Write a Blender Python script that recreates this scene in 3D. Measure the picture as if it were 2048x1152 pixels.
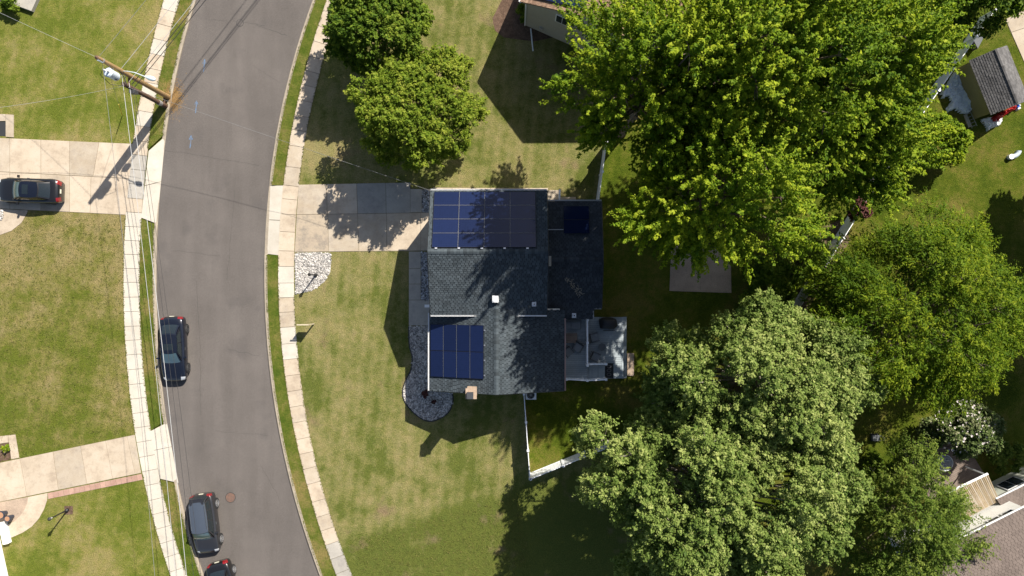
import bpy, bmesh, math, random
import numpy as np
from mathutils import Vector, Matrix

random.seed(7)
for o in list(bpy.data.objects):
    bpy.data.objects.remove(o)
scene = bpy.context.scene
col = scene.collection
R = math.radians

# ------------------------------------------------------------------ camera, sky, sun, exposure
ALT = 54.0            # drone height in metres
PPM = 26.0            # photo pixels per metre on the ground
cam_d = bpy.data.cameras.new('camera')
cam_d.sensor_width = 36.0
cam_d.lens = PPM * ALT / 2048.0 * 36.0
cam_d.clip_end = 2000
cam = bpy.data.objects.new('camera', cam_d)
cam.location = (0, 0, ALT)
col.objects.link(cam)
scene.camera = cam

SUN_EL = 42.5
SUN_AZ = 36.6         # from +Y towards +X
world = bpy.data.worlds.new('World')
scene.world = world
world.use_nodes = True
wn = world.node_tree.nodes
wl = world.node_tree.links
wn.clear()
wo = wn.new('ShaderNodeOutputWorld')
wb = wn.new('ShaderNodeBackground')
ws = wn.new('ShaderNodeTexSky')
ws.sky_type = 'NISHITA'
ws.sun_disc = False
ws.sun_elevation = R(SUN_EL)
ws.sun_rotation = R(SUN_AZ)
ws.air_density = 1.0
ws.dust_density = 1.6
ws.ozone_density = 0.7
wb.inputs['Strength'].default_value = 0.060
wl.new(ws.outputs[0], wb.inputs[0])
wl.new(wb.outputs[0], wo.inputs[0])

sd = bpy.data.lights.new('sun', 'SUN')
sd.energy = 4.6
sd.angle = R(0.5)
sd.color = (1.0, 0.94, 0.84)
sun = bpy.data.objects.new('sun', sd)
ce = math.cos(R(SUN_EL))
sun_dir = Vector((math.sin(R(SUN_AZ)) * ce, math.cos(R(SUN_AZ)) * ce, math.sin(R(SUN_EL))))
sun.rotation_euler = (-sun_dir).to_track_quat('-Z', 'Y').to_euler()
sun.location = sun_dir * 200
col.objects.link(sun)

vs = scene.view_settings
vs.view_transform = 'Standard'
vs.look = 'None'
vs.exposure = 1.16
vs.gamma = 1.0
vs.use_curve_mapping = False
scene.cycles.max_bounces = 8
scene.cycles.transparent_max_bounces = 8


def at(px, py, h=0.0):
    """plan position of a point seen at photo pixel (px, py) and standing h metres up"""
    k = (1.0 - h / ALT) / PPM
    return Vector(((px - 1024.0) * k, (576.0 - py) * k, h))


# ------------------------------------------------------------------ materials
MATS = {}


class NT:
    def __init__(self, name):
        self.m = bpy.data.materials.new(name)
        self.m.use_nodes = True
        self.t = self.m.node_tree
        self.t.nodes.clear()
        self.out = self.n('ShaderNodeOutputMaterial')
        MATS[name] = self.m

    def n(self, typ, **kw):
        nd = self.t.nodes.new(typ)
        for k, v in kw.items():
            setattr(nd, k, v)
        return nd

    def l(self, a, b):
        self.t.links.new(a, b)

    def pos(self):
        g = self.n('ShaderNodeNewGeometry')
        return g.outputs['Position']

    def noise(self, vec, scale, detail=4.0, rough=0.6):
        nd = self.n('ShaderNodeTexNoise')
        nd.inputs['Scale'].default_value = scale
        nd.inputs['Detail'].default_value = detail
        nd.inputs['Roughness'].default_value = rough
        if vec is not None:
            self.l(vec, nd.inputs['Vector'])
        return nd.outputs['Fac']

    def ramp(self, fac, stops, interp='LINEAR'):
        r = self.n('ShaderNodeValToRGB')
        r.color_ramp.interpolation = interp
        el = r.color_ramp.elements
        while len(el) < len(stops):
            el.new(0.5)
        for e, (p, c) in zip(el, stops):
            e.position = p
            if not isinstance(c, (tuple, list)):
                c = (c, c, c)
            e.color = (c[0], c[1], c[2], 1)
        self.l(fac, r.inputs['Fac'])
        return r.outputs['Color']

    def mix(self, fac, a, b, mode='MIX'):
        nd = self.n('ShaderNodeMix', data_type='RGBA', blend_type=mode)
        for sock, v in ((nd.inputs['Factor'], fac), (nd.inputs['A'], a), (nd.inputs['B'], b)):
            if hasattr(v, 'links') or hasattr(v, 'is_output'):
                self.l(v, sock)
            elif isinstance(v, (tuple, list)):
                sock.default_value = (v[0], v[1], v[2], 1)
            else:
                sock.default_value = v
        return nd.outputs['Result']

    def math(self, op, a, b=None, clamp=False):
        nd = self.n('ShaderNodeMath', operation=op)
        nd.use_clamp = clamp
        for i, v in enumerate((a, b)):
            if v is None:
                continue
            if hasattr(v, 'is_output'):
                self.l(v, nd.inputs[i])
            else:
                nd.inputs[i].default_value = v
        return nd.outputs[0]

    def principled(self, base, rough=0.8, metal=0.0, spec=0.3, bump=None, bump_d=0.02, coat=0.0):
        p = self.n('ShaderNodeBsdfPrincipled')
        if hasattr(base, 'is_output'):
            self.l(base, p.inputs['Base Color'])
        else:
            p.inputs['Base Color'].default_value = (base[0], base[1], base[2], 1)
        if hasattr(rough, 'is_output'):
            self.l(rough, p.inputs['Roughness'])
        else:
            p.inputs['Roughness'].default_value = rough
        p.inputs['Metallic'].default_value = metal
        p.inputs['Specular IOR Level'].default_value = spec
        p.inputs['Coat Weight'].default_value = coat
        p.inputs['Coat Roughness'].default_value = 0.04
        if bump is not None:
            b = self.n('ShaderNodeBump')
            b.inputs['Distance'].default_value = bump_d
            b.inputs['Strength'].default_value = 1.0
            self.l(bump, b.inputs['Height'])
            self.l(b.outputs[0], p.inputs['Normal'])
        return p

    def done(self, p):
        self.l(p.outputs[0], self.out.inputs['Surface'])
        return self.m


def surf(name, c1, c2=None, scale=1.5, fine=18.0, fine_amt=0.25, rough=0.85, spec=0.25, bump_d=0.01,
         rnd=0.0, metal=0.0, coat=0.0, contrast=(0.35, 0.65), attr=None, attr_amt=0.5, stain=0.0):
    """two-tone mottled surface; rnd = brightness change from object to object; attr = per-face tint"""
    t = NT(name)
    pos = t.pos()
    c2 = c2 or c1
    big = t.noise(pos, scale, 5, 0.65)
    base = t.mix(t.ramp(big, [(contrast[0], 0.0), (contrast[1], 1.0)]), c1, c2)
    fn = t.noise(pos, fine, 3, 0.7)
    base = t.mix(1.0, base, t.ramp(fn, [(0.25, 1 - fine_amt), (0.75, 1 + fine_amt)]), 'MULTIPLY')
    if stain > 0:
        st_ = t.noise(pos, 2.6, 5, 0.75)
        base = t.mix(1.0, base, t.ramp(st_, [(0.30, 1 - stain), (0.46, 1.0)]), 'MULTIPLY')
        sp_ = t.noise(pos, 0.7, 6, 0.8)
        base = t.mix(1.0, base, t.ramp(sp_, [(0.34, (1 - stain, 1 - stain, 1 - stain * 0.8)), (0.5, 1.0)]), 'MULTIPLY')
    if rnd > 0:
        oi = t.n('ShaderNodeObjectInfo')
        base = t.mix(1.0, base, t.ramp(oi.outputs['Random'], [(0.0, 1 - rnd), (1.0, 1 + rnd)]), 'MULTIPLY')
    if attr:
        a = t.n('ShaderNodeAttribute', attribute_name=attr)
        base = t.mix(1.0, base, t.ramp(a.outputs['Fac'], [(0.0, 1 - attr_amt), (1.0, 1 + attr_amt)]), 'MULTIPLY')
    return t.done(t.principled(base, rough, metal, spec, fn if bump_d else None, bump_d, coat))


def plain(name, c, rough=0.5, metal=0.0, spec=0.5, coat=0.0):
    t = NT(name)
    n = t.noise(t.pos(), 6.0, 3)
    base = t.mix(1.0, c, t.ramp(n, [(0.3, 0.93), (0.7, 1.06)]), 'MULTIPLY')
    return t.done(t.principled(base, rough, metal, spec, None, 0, coat))


def grass(name, dry, mid, green, bias=0.0, stripes=0.0, stripe_ang=0.0, band=None, wear=0.0, dirt=(0.17, 0.12, 0.075)):
    """patchy lawn: straw, middling and lush grass mixed at several sizes; faint mower stripes; optional lush side of a line"""
    t = NT(name)
    pos = t.pos()
    n1 = t.noise(pos, 0.16, 3, 0.55)
    n2 = t.noise(pos, 0.75, 5, 0.7)
    n3 = t.noise(pos, 4.5, 5, 0.75)
    n0 = t.noise(pos, 0.42, 4, 0.6)
    f = t.math('ADD', t.math('MULTIPLY', n1, 1.5), t.math('MULTIPLY', n2, 1.15))
    f = t.math('ADD', f, t.math('MULTIPLY', n3, 0.85))
    f = t.math('ADD', f, t.math('MULTIPLY', n0, 0.9))
    f = t.math('SUBTRACT', f, 1.73 - bias)
    if stripes > 0:
        mp = t.n('ShaderNodeMapping')
        mp.inputs['Rotation'].default_value[2] = stripe_ang
        t.l(pos, mp.inputs['Vector'])
        wv = t.n('ShaderNodeTexWave')
        wv.inputs['Scale'].default_value = 0.36
        wv.inputs['Distortion'].default_value = 0.9
        wv.inputs['Detail'].default_value = 2
        t.l(mp.outputs[0], wv.inputs['Vector'])
        f = t.math('ADD', f, t.math('MULTIPLY', t.math('SUBTRACT', wv.outputs['Fac'], 0.5), stripes))
    if band is not None:      # (px1,py1,px2,py2,width m): lusher below that line
        a = at(band[0], band[1]); b = at(band[2], band[3])
        d = (b - a).normalized()
        nrm = Vector((d.y, -d.x, 0))
        dot = t.n('ShaderNodeVectorMath', operation='DOT_PRODUCT')
        t.l(pos, dot.inputs[0])
        dot.inputs[1].default_value = nrm
        s = t.math('SUBTRACT', dot.outputs['Value'], nrm.dot(a))
        s = t.math('ADD', s, t.math('MULTIPLY', t.math('SUBTRACT', n2, 0.5), 1.6))
        s = t.math('MULTIPLY', s, 1.0 / band[4], )
        s = t.math('ADD', s, 0.5, True)
        f = t.math('SUBTRACT', f, t.math('MULTIPLY', s, band[5]))
    c = t.ramp(f, [(0.16, green), (0.42, mid), (0.74, dry)])
    n5 = t.noise(pos, 1.9, 4, 0.6)
    if wear > 0:
        n4 = t.noise(pos, 0.33, 4, 0.6)
        c = t.mix(t.ramp(n4, [(0.62 - wear * 0.2, 0.0), (0.74 - wear * 0.2, 0.8)]), c, dirt)
    n6 = t.noise(pos, 11.0, 3, 0.75)
    n7 = t.noise(pos, 38.0, 2, 0.7)
    c = t.mix(1.0, c, t.ramp(n6, [(0.28, 0.62), (0.72, 1.38)]), 'MULTIPLY')
    c = t.mix(1.0, c, t.ramp(n7, [(0.3, 0.78), (0.7, 1.22)]), 'MULTIPLY')
    c = t.mix(1.0, c, t.ramp(n5, [(0.3, (0.90, 0.95, 0.9)), (0.7, (1.08, 1.05, 1.0))]), 'MULTIPLY')
    h = t.math('ADD', t.math('MULTIPLY', n6, 1.0), t.math('MULTIPLY', n7, 0.6))
    return t.done(t.principled(c, 0.95, 0, 0.08, h, 0.06))


# lawns
grass('lawn_left', (0.205, 0.172, 0.068), (0.138, 0.140, 0.032), (0.088, 0.108, 0.015), -0.05, 0.08, 0.25)
grass('lawn_main', (0.205, 0.174, 0.078), (0.145, 0.140, 0.048), (0.084, 0.098, 0.021), -0.02, 0.13, 0.10,
      band=(690, 1085, 1090, 965, 1.5, 0.50), wear=0.10)
grass('lawn_dry', (0.205, 0.165, 0.074), (0.138, 0.130, 0.036), (0.086, 0.102, 0.015), 0.10, 0.08, 0.25, band=(0, 690, 250, 640, 3.0, 0.24))
grass('lawn_verge', (0.165, 0.132, 0.048), (0.088, 0.102, 0.018), (0.052, 0.078, 0.009), -0.08)
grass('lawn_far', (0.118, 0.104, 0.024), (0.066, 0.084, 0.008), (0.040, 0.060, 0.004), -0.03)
surf('soil', (0.085, 0.060, 0.038), (0.13, 0.10, 0.06), 0.7, 9, 0.4, 0.95, 0.1, 0.04)

# asphalt: aged taupe grey, mixed aggregate, paler worn stretches, oil-dark stains
t = NT('asphalt')
pos = t.pos()
n1 = t.noise(pos, 0.20, 4, 0.6)
n2 = t.noise(pos, 9.0, 3, 0.8)
n3 = t.noise(pos, 30.0, 2, 0.9)
n8 = t.noise(pos, 75.0, 1, 0.9)
c = t.mix(t.ramp(n1, [(0.32, 0.0), (0.68, 1.0)]), (0.098, 0.087, 0.080), (0.124, 0.110, 0.101))
c = t.mix(1.0, c, t.ramp(n2, [(0.3, 0.88), (0.7, 1.12)]), 'MULTIPLY')
c = t.mix(1.0, c, t.ramp(n3, [(0.22, 0.60), (0.55, 1.0), (0.80, 1.65)]), 'MULTIPLY')
c = t.mix(1.0, c, t.ramp(n8, [(0.25, 0.70), (0.55, 1.0), (0.80, 1.6)]), 'MULTIPLY')
n4 = t.noise(pos, 0.55, 3, 0.5)
c = t.mix(t.ramp(n4, [(0.58, 0.0), (0.75, 0.5)]), c, (0.074, 0.067, 0.064))
mp = t.n('ShaderNodeMapping')
mp.inputs['Scale'].default_value = (1.0, 0.12, 1.0)
t.l(pos, mp.inputs['Vector'])
n5 = t.noise(mp.outputs[0], 0.9, 3, 0.5)
c = t.mix(1.0, c, t.ramp(n5, [(0.35, 0.93), (0.65, 1.07)]), 'MULTIPLY')
t.done(t.principled(c, 0.9, 0, 0.2, n3, 0.012))

surf('concrete_old', (0.335, 0.275, 0.205), (0.39, 0.335, 0.265), 0.9, 22, 0.14, 0.9, 0.15, 0.004, rnd=0.09, stain=0.16)
surf('concrete_new', (0.405, 0.365, 0.305), (0.455, 0.42, 0.36), 0.8, 22, 0.08, 0.9, 0.15, 0.004, rnd=0.05, stain=0.09)
surf('concrete_grey', (0.285, 0.265, 0.235), (0.345, 0.32, 0.28), 0.9, 22, 0.12, 0.9, 0.15, 0.004, rnd=0.08, stain=0.16)
surf('concrete_stained', (0.34, 0.28, 0.21), (0.22, 0.19, 0.155), 1.6, 30, 0.3, 0.9, 0.15, 0.006, rnd=0.06, contrast=(0.48, 0.7), stain=0.16)
surf('concrete_pink', (0.375, 0.305, 0.225), (0.425, 0.36, 0.285), 0.7, 22, 0.10, 0.9, 0.15, 0.004, rnd=0.05, stain=0.16)
surf('concrete_patio', (0.37, 0.285, 0.215), (0.28, 0.215, 0.165), 1.0, 14, 0.25, 0.9, 0.15, 0.01)
surf('kerb_concrete', (0.24, 0.205, 0.16), (0.31, 0.265, 0.205), 1.3, 15, 0.2, 0.9, 0.15, 0.006)
surf('joint', (0.18, 0.15, 0.105), (0.22, 0.185, 0.13), 2.0, 20, 0.3, 0.95, 0.1, 0.01)
surf('paver', (0.30, 0.185, 0.145), (0.36, 0.235, 0.185), 2.0, 20, 0.15, 0.9, 0.15, 0.006, rnd=0.10)
surf('tar', (0.035, 0.033, 0.033), None, 2, 20, 0.2, 0.8, 0.3, 0)
surf('paint_blue', (0.085, 0.17, 0.30), (0.115, 0.125, 0.15), 6, 30, 0.3, 0.8, 0.2, 0, contrast=(0.4, 0.6))
surf('sand_dirt', (0.27, 0.165, 0.06), (0.20, 0.125, 0.06), 3, 25, 0.3, 0.95, 0.1, 0.01)
surf('mulch', (0.075, 0.048, 0.034), (0.13, 0.085, 0.06), 4, 20, 0.5, 0.95, 0.1, 0.04)
surf('rust_iron', (0.15, 0.085, 0.06), (0.10, 0.07, 0.06), 5, 30, 0.3, 0.8, 0.3, 0.004)
surf('stone_bed', (0.20, 0.19, 0.18), (0.10, 0.10, 0.10), 6, 25, 0.5, 0.9, 0.1, 0.02)
surf('stones', (0.38, 0.355, 0.325), (0.31, 0.295, 0.28), 3, 14, 0.15, 0.85, 0.2, 0.0, attr='tint', attr_amt=0.75)
surf('stones_dark', (0.30, 0.31, 0.33), (0.22, 0.23, 0.25), 3, 14, 0.15, 0.85, 0.2, 0.0, attr='tint', attr_amt=0.9)

# house
surf('shingle_slate', (0.036, 0.046, 0.053), (0.050, 0.061, 0.069), 0.8, 30, 0.25, 0.85, 0.25, 0.004, attr='tint', attr_amt=0.36)
surf('shingle_dark', (0.028, 0.033, 0.040), (0.040, 0.046, 0.053), 0.8, 30, 0.25, 0.85, 0.25, 0.004, attr='tint', attr_amt=0.36)
surf('shingle_brown', (0.118, 0.094, 0.082), (0.150, 0.120, 0.104), 0.7, 26, 0.2, 0.9, 0.2, 0.004, attr='tint', attr_amt=0.14)
surf('shingle_redbrown', (0.20, 0.125, 0.085), (0.27, 0.18, 0.125), 0.9, 26, 0.2, 0.9, 0.2, 0.004, attr='tint', attr_amt=0.3)
surf('shingle_grey', (0.085, 0.082, 0.083), (0.112, 0.108, 0.107), 0.9, 26, 0.2, 0.9, 0.2, 0.004, attr='tint', attr_amt=0.3)
surf('roof_deck', (0.024, 0.030, 0.035), None, 1, 20, 0.2, 0.9, 0.1, 0)
surf('siding_white', (0.62, 0.61, 0.58), (0.68, 0.67, 0.64), 0.5, 8, 0.05, 0.7, 0.3, 0)
surf('siding_tan', (0.34, 0.32, 0.26), (0.38, 0.355, 0.29), 0.5, 8, 0.05, 0.75, 0.3, 0)
surf('siding_sage', (0.46, 0.48, 0.40), (0.50, 0.52, 0.44), 0.5, 8, 0.05, 0.75, 0.3, 0)
surf('siding_yellow', (0.27, 0.225, 0.10), (0.31, 0.26, 0.12), 0.5, 8, 0.05, 0.75, 0.3, 0)
plain('white_trim', (0.72, 0.72, 0.72), 0.5)
plain('vinyl', (0.74, 0.75, 0.77), 0.4)
plain('galv', (0.48, 0.49, 0.50), 0.4, 0.6)
surf('brick_tan', (0.28, 0.205, 0.15), (0.33, 0.25, 0.185), 5, 20, 0.2, 0.9, 0.2, 0.006, rnd=0.2)
plain('flue_grey', (0.06, 0.062, 0.068), 0.5, 0.4)
plain('dark_void', (0.012, 0.012, 0.014), 0.8)
plain('copper_pink', (0.45, 0.30, 0.26), 0.5)
t = NT('solar_cell')
br = t.n('ShaderNodeTexBrick')
br.offset = 0.0
br.inputs['Scale'].default_value = 1.0
br.inputs['Mortar Size'].default_value = 0.006
br.inputs['Brick Width'].default_value = 0.173
br.inputs['Row Height'].default_value = 0.173
br.inputs['Color1'].default_value = (0.0066, 0.0120, 0.042, 1)
br.inputs['Color2'].default_value = (0.0060, 0.0110, 0.038, 1)
br.inputs['Mortar'].default_value = (0.009, 0.016, 0.048, 1)
uvn = t.n('ShaderNodeUVMap')
t.l(uvn.outputs[0], br.inputs['Vector'])
oi = t.n('ShaderNodeObjectInfo')
c = t.mix(1.0, br.outputs['Color'], t.ramp(oi.outputs['Random'], [(0, 0.85), (1, 1.15)]), 'MULTIPLY')
pr = t.principled(c, 0.10, 0, 0.35, None, 0, 0.0)
t.done(pr)
plain('solar_frame', (0.018, 0.018, 0.022), 0.4, 0.5)
plain('rail_metal', (0.42, 0.43, 0.46), 0.35, 0.7)
surf('deck_board', (0.24, 0.275, 0.295), (0.29, 0.325, 0.345), 1.2, 14, 0.12, 0.7, 0.3, 0.003, rnd=0.10)
surf('deck_wood', (0.135, 0.105, 0.09), (0.19, 0.15, 0.125), 1.2, 14, 0.2, 0.85, 0.2, 0.004, rnd=0.14)
surf('slat_red', (0.26, 0.20, 0.125), (0.31, 0.245, 0.16), 2, 14, 0.2, 0.8, 0.2, 0.003, rnd=0.2)
plain('black_cover', (0.012, 0.012, 0.014), 0.6)
plain('black_metal', (0.015, 0.015, 0.016), 0.45, 0.0)
plain('grey_wicker', (0.085, 0.092, 0.100), 0.8)
plain('grey_cushion', (0.17, 0.185, 0.20), 0.95)
plain('dark_mat', (0.02, 0.021, 0.024), 0.95)
plain('mat_pattern', (0.11, 0.11, 0.12), 0.95)

# street
surf('pole_new', (0.30, 0.19, 0.085), (0.36, 0.24, 0.12), 3, 20, 0.2, 0.85, 0.2, 0.004)
surf('pole_old', (0.085, 0.050, 0.034), (0.13, 0.08, 0.055), 3, 20, 0.3, 0.9, 0.2, 0.006)
plain('can_grey', (0.50, 0.56, 0.62), 0.35)
plain('lamp_grey', (0.62, 0.68, 0.70), 0.35, 0.3)
plain('wire_black', (0.02, 0.02, 0.021), 0.6)
plain('wire_pale', (0.42, 0.42, 0.42), 0.45, 0.3)
plain('wire_grey', (0.16, 0.16, 0.165), 0.5)
plain('guard_yellow', (0.62, 0.42, 0.03), 0.5)
plain('ceramic', (0.55, 0.55, 0.55), 0.3)

# vehicles
def paint(name, c, rough=0.3):
    t = NT(name)
    n = t.noise(t.pos(), 40.0, 2)
    base = t.mix(1.0, c, t.ramp(n, [(0.3, 0.85), (0.7, 1.15)]), 'MULTIPLY')
    return t.done(t.principled(base, rough, 0.25, 0.5, None, 0, 0.8))
paint('paint_navy', (0.006, 0.008, 0.016))
paint('paint_black', (0.010, 0.0095, 0.010))
paint('paint_slate', (0.060, 0.074, 0.098), 0.4)
paint('paint_charcoal', (0.022, 0.022, 0.025), 0.4)
t = NT('car_glass')
t.done(t.principled((0.012, 0.017, 0.020), 0.04, 0, 0.6, None, 0, 0.3))
t = NT('car_screen')
t.done(t.principled((0.05, 0.085, 0.10), 0.06, 0, 0.8, None, 0, 0.5))
plain('tyre', (0.018, 0.018, 0.018), 0.9)
plain('rim_alloy', (0.42, 0.42, 0.43), 0.3, 0.7)
plain('rim_dark', (0.10, 0.10, 0.105), 0.35, 0.7)
plain('tail_red', (0.17, 0.006, 0.009), 0.2, 0, 0.6, 0.5)
plain('lamp_clear', (0.55, 0.56, 0.58), 0.1, 0.3, 0.6, 0.5)
plain('plate', (0.55, 0.53, 0.42), 0.5)
plain('chrome', (0.5, 0.5, 0.5), 0.15, 0.9)

plain('red_plastic', (0.42, 0.015, 0.018), 0.6)
plain('blue_plastic', (0.02, 0.10, 0.45), 0.5)
plain('white_plastic', (0.70, 0.70, 0.70), 0.5)
plain('orange_clay', (0.48, 0.16, 0.07), 0.8)
plain('terracotta', (0.30, 0.16, 0.09), 0.85)
plain('pot_navy', (0.022, 0.030, 0.048), 0.4)
plain('pink_ball', (0.52, 0.38, 0.36), 0.5)
plain('sign_tan', (0.42, 0.36, 0.26), 0.6)
plain('window_pane', (0.02, 0.028, 0.035), 0.06, 0, 0.6)
surf('tarp', (0.66, 0.69, 0.72), (0.56, 0.60, 0.65), 2, 18, 0.12, 0.55, 0.3, 0.01)
surf('tarp_stain', (0.10, 0.11, 0.12), None, 2, 18, 0.3, 0.7, 0.3, 0)
plain('ladder_alu', (0.35, 0.34, 0.32), 0.4, 0.6)
surf('bark', (0.11, 0.085, 0.062), (0.17, 0.135, 0.10), 2, 12, 0.4, 0.95, 0.1, 0.03)
surf('bark_pale', (0.22, 0.19, 0.15), (0.30, 0.27, 0.22), 2, 12, 0.3, 0.95, 0.1, 0.02)
t = NT('clear_glass')
gl = t.n('ShaderNodeBsdfPrincipled')
gl.inputs['Base Color'].default_value = (0.85, 0.92, 0.95, 1)
gl.inputs['Transmission Weight'].default_value = 0.9
gl.inputs['Roughness'].default_value = 0.15
gl.inputs['IOR'].default_value = 1.3
t.done(gl)
plain('petal', (0.50, 0.45, 0.43), 0.8)


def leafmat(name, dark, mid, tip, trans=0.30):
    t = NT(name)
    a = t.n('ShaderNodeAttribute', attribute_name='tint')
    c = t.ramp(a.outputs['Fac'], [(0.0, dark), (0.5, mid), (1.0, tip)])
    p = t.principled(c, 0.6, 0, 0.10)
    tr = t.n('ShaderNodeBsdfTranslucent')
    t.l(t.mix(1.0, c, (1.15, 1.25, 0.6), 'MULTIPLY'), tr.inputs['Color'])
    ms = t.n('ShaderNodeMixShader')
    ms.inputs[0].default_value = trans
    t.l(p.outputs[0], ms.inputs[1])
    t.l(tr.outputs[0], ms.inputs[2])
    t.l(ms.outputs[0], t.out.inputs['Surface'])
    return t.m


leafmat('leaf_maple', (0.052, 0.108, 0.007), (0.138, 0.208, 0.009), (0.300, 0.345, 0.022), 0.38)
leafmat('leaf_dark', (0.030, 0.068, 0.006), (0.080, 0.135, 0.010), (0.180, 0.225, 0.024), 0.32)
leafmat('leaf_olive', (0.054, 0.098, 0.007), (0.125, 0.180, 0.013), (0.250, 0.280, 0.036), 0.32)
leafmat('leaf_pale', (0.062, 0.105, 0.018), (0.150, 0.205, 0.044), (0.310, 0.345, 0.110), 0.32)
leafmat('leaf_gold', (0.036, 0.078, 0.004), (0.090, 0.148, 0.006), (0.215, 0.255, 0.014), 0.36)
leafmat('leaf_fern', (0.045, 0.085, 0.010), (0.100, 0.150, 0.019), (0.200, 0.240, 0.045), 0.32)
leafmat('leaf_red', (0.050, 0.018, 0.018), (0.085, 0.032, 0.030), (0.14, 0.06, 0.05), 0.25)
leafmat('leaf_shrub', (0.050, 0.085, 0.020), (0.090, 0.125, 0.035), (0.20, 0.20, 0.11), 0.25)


# ------------------------------------------------------------------ mesh helpers
class MB:
    def __init__(self):
        self.v = []
        self.f = []
        self.tint = []
        self.uv = None

    def quad(self, a, b, c, d, tint=0.5):
        n = len(self.v)
        self.v += [tuple(a), tuple(b), tuple(c), tuple(d)]
        self.f.append((n, n + 1, n + 2, n + 3))
        self.tint.append(tint)

    def face(self, pts, tint=0.5):
        n = len(self.v)
        self.v += [tuple(p) for p in pts]
        self.f.append(tuple(range(n, n + len(pts))))
        self.tint.append(tint)

    def addf(self, idx, tint=0.5):
        self.f.append(tuple(idx))
        self.tint.append(tint)

    def prism(self, pts, z0, z1, tint=0.5):
        """upright prism over a plan outline (counter-clockwise)"""
        n = len(self.v)
        k = len(pts)
        ar = sum(pts[i][0] * pts[(i + 1) % k][1] - pts[(i + 1) % k][0] * pts[i][1] for i in range(k))
        if ar < 0:
            pts = list(reversed(pts))
        self.v += [(p[0], p[1], z0) for p in pts] + [(p[0], p[1], z1) for p in pts]
        self.addf(range(n + k, n + 2 * k), tint)
        self.addf(reversed(range(n, n + k)), tint)
        for i in range(k):
            j = (i + 1) % k
            self.addf((n + i, n + j, n + k + j, n + k + i), tint)

    def box(self, x0, x1, y0, y1, z0, z1, tint=0.5):
        self.prism([(x0, y0), (x1, y0), (x1, y1), (x0, y1)], z0, z1, tint)

    def obox(self, c, ux, uy, lx, ly, z0, z1):
        """box centred on plan point c with axes ux, uy (2-D unit), sizes lx, ly"""
        p = []
        for sx, sy in ((-1, -1), (1, -1), (1, 1), (-1, 1)):
            p.append((c[0] + ux[0] * lx / 2 * sx + uy[0] * ly / 2 * sy, c[1] + ux[1] * lx / 2 * sx + uy[1] * ly / 2 * sy))
        self.prism(p, z0, z1)

    def slab3(self, p0, u, v, n, lu, lv, th):
        """plate lying on a slanted plane: corner p0, unit u/v/n"""
        p0 = Vector(p0)
        lo = [p0, p0 + u * lu, p0 + u * lu + v * lv, p0 + v * lv]
        hi = [p + n * th for p in lo]
        k = len(self.v)
        self.v += [tuple(p) for p in lo + hi]
        for f in ((0, 3, 2, 1), (4, 5, 6, 7), (0, 1, 5, 4), (1, 2, 6, 5), (2, 3, 7, 6), (3, 0, 4, 7)):
            self.addf([k + i for i in f])

    def tube(self, pts, r, n=6, caps=True):
        pts = [Vector(p) for p in pts]
        m = len(pts)
        rr = r if isinstance(r, (list, tuple)) else [r] * m
        rings = []
        up = Vector((0, 0, 1))
        for i, p in enumerate(pts):
            d = (pts[min(i + 1, m - 1)] - pts[max(i - 1, 0)])
            d = d.normalized() if d.length > 1e-9 else Vector((0, 0, 1))
            a = d.cross(up)
            if a.length < 1e-3:
                a = d.cross(Vector((1, 0, 0)))
            a.normalize()
            b = d.cross(a)
            k = len(self.v)
            for j in range(n):
                an = 2 * math.pi * j / n
                q = p + (a * math.cos(an) + b * math.sin(an)) * rr[i]
                self.v.append(tuple(q))
            rings.append(k)
        for i in range(m - 1):
            for j in range(n):
                j2 = (j + 1) % n
                self.addf((rings[i] + j, rings[i + 1] + j, rings[i + 1] + j2, rings[i] + j2))
        if caps:
            self.addf([rings[0] + j for j in range(n)])
            self.addf([rings[-1] + j for j in reversed(range(n))])

    def lathe(self, c, prof, n=16):
        """prof: list of (r, z) from bottom to top around vertical axis at plan point c"""
        rings = []
        for r, z in prof:
            k = len(self.v)
            for j in range(n):
                a = 2 * math.pi * j / n
                self.v.append((c[0] + r * math.cos(a), c[1] + r * math.sin(a), z))
            rings.append(k)
        for i in range(len(prof) - 1):
            for j in range(n):
                j2 = (j + 1) % n
                self.addf((rings[i] + j, rings[i] + j2, rings[i + 1] + j2, rings[i + 1] + j))
        self.addf([rings[-1] + j for j in range(n)])
        self.addf([rings[0] + j for j in reversed(range(n))])


ROOT = {}


def build(name, mb, mat, parent=None, smooth=False, tint=False, kind=None, tri=False, uv=None):
    """link a mesh; vertices are given in world space when the root has a base point"""
    me = bpy.data.meshes.new(name)
    off = ROOT.get(parent.name, (0, 0, 0)) if parent else (0, 0, 0)
    if any(off):
        vv = [(x - off[0], y - off[1], z - off[2]) for x, y, z in mb.v]
    else:
        vv = mb.v
    me.from_pydata(vv, [], mb.f)
    if tint:
        a = me.attributes.new('tint', 'FLOAT', 'FACE')
        a.data.foreach_set('value', np.array(mb.tint, dtype=np.float32))
    if uv is not None:
        ul = me.uv_layers.new(name='UVMap')
        ul.data.foreach_set('uv', np.array(uv, dtype=np.float32).ravel())
    if tri:
        bm = bmesh.new()
        bm.from_mesh(me)
        bmesh.ops.triangulate(bm, faces=bm.faces[:])
        bm.to_mesh(me)
        bm.free()
    if smooth:
        me.polygons.foreach_set('use_smooth', [True] * len(me.polygons))
    me.materials.append(MATS[mat])
    me.update()
    o = bpy.data.objects.new(name, me)
    col.objects.link(o)
    if parent:
        o.parent = parent
        ROOT[o.name] = off
    if kind:
        o['kind'] = kind
    return o


def tag(o, label, cat, group=None):
    o['label'] = label
    o['category'] = cat
    if group:
        o['group'] = group
    return o


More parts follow.
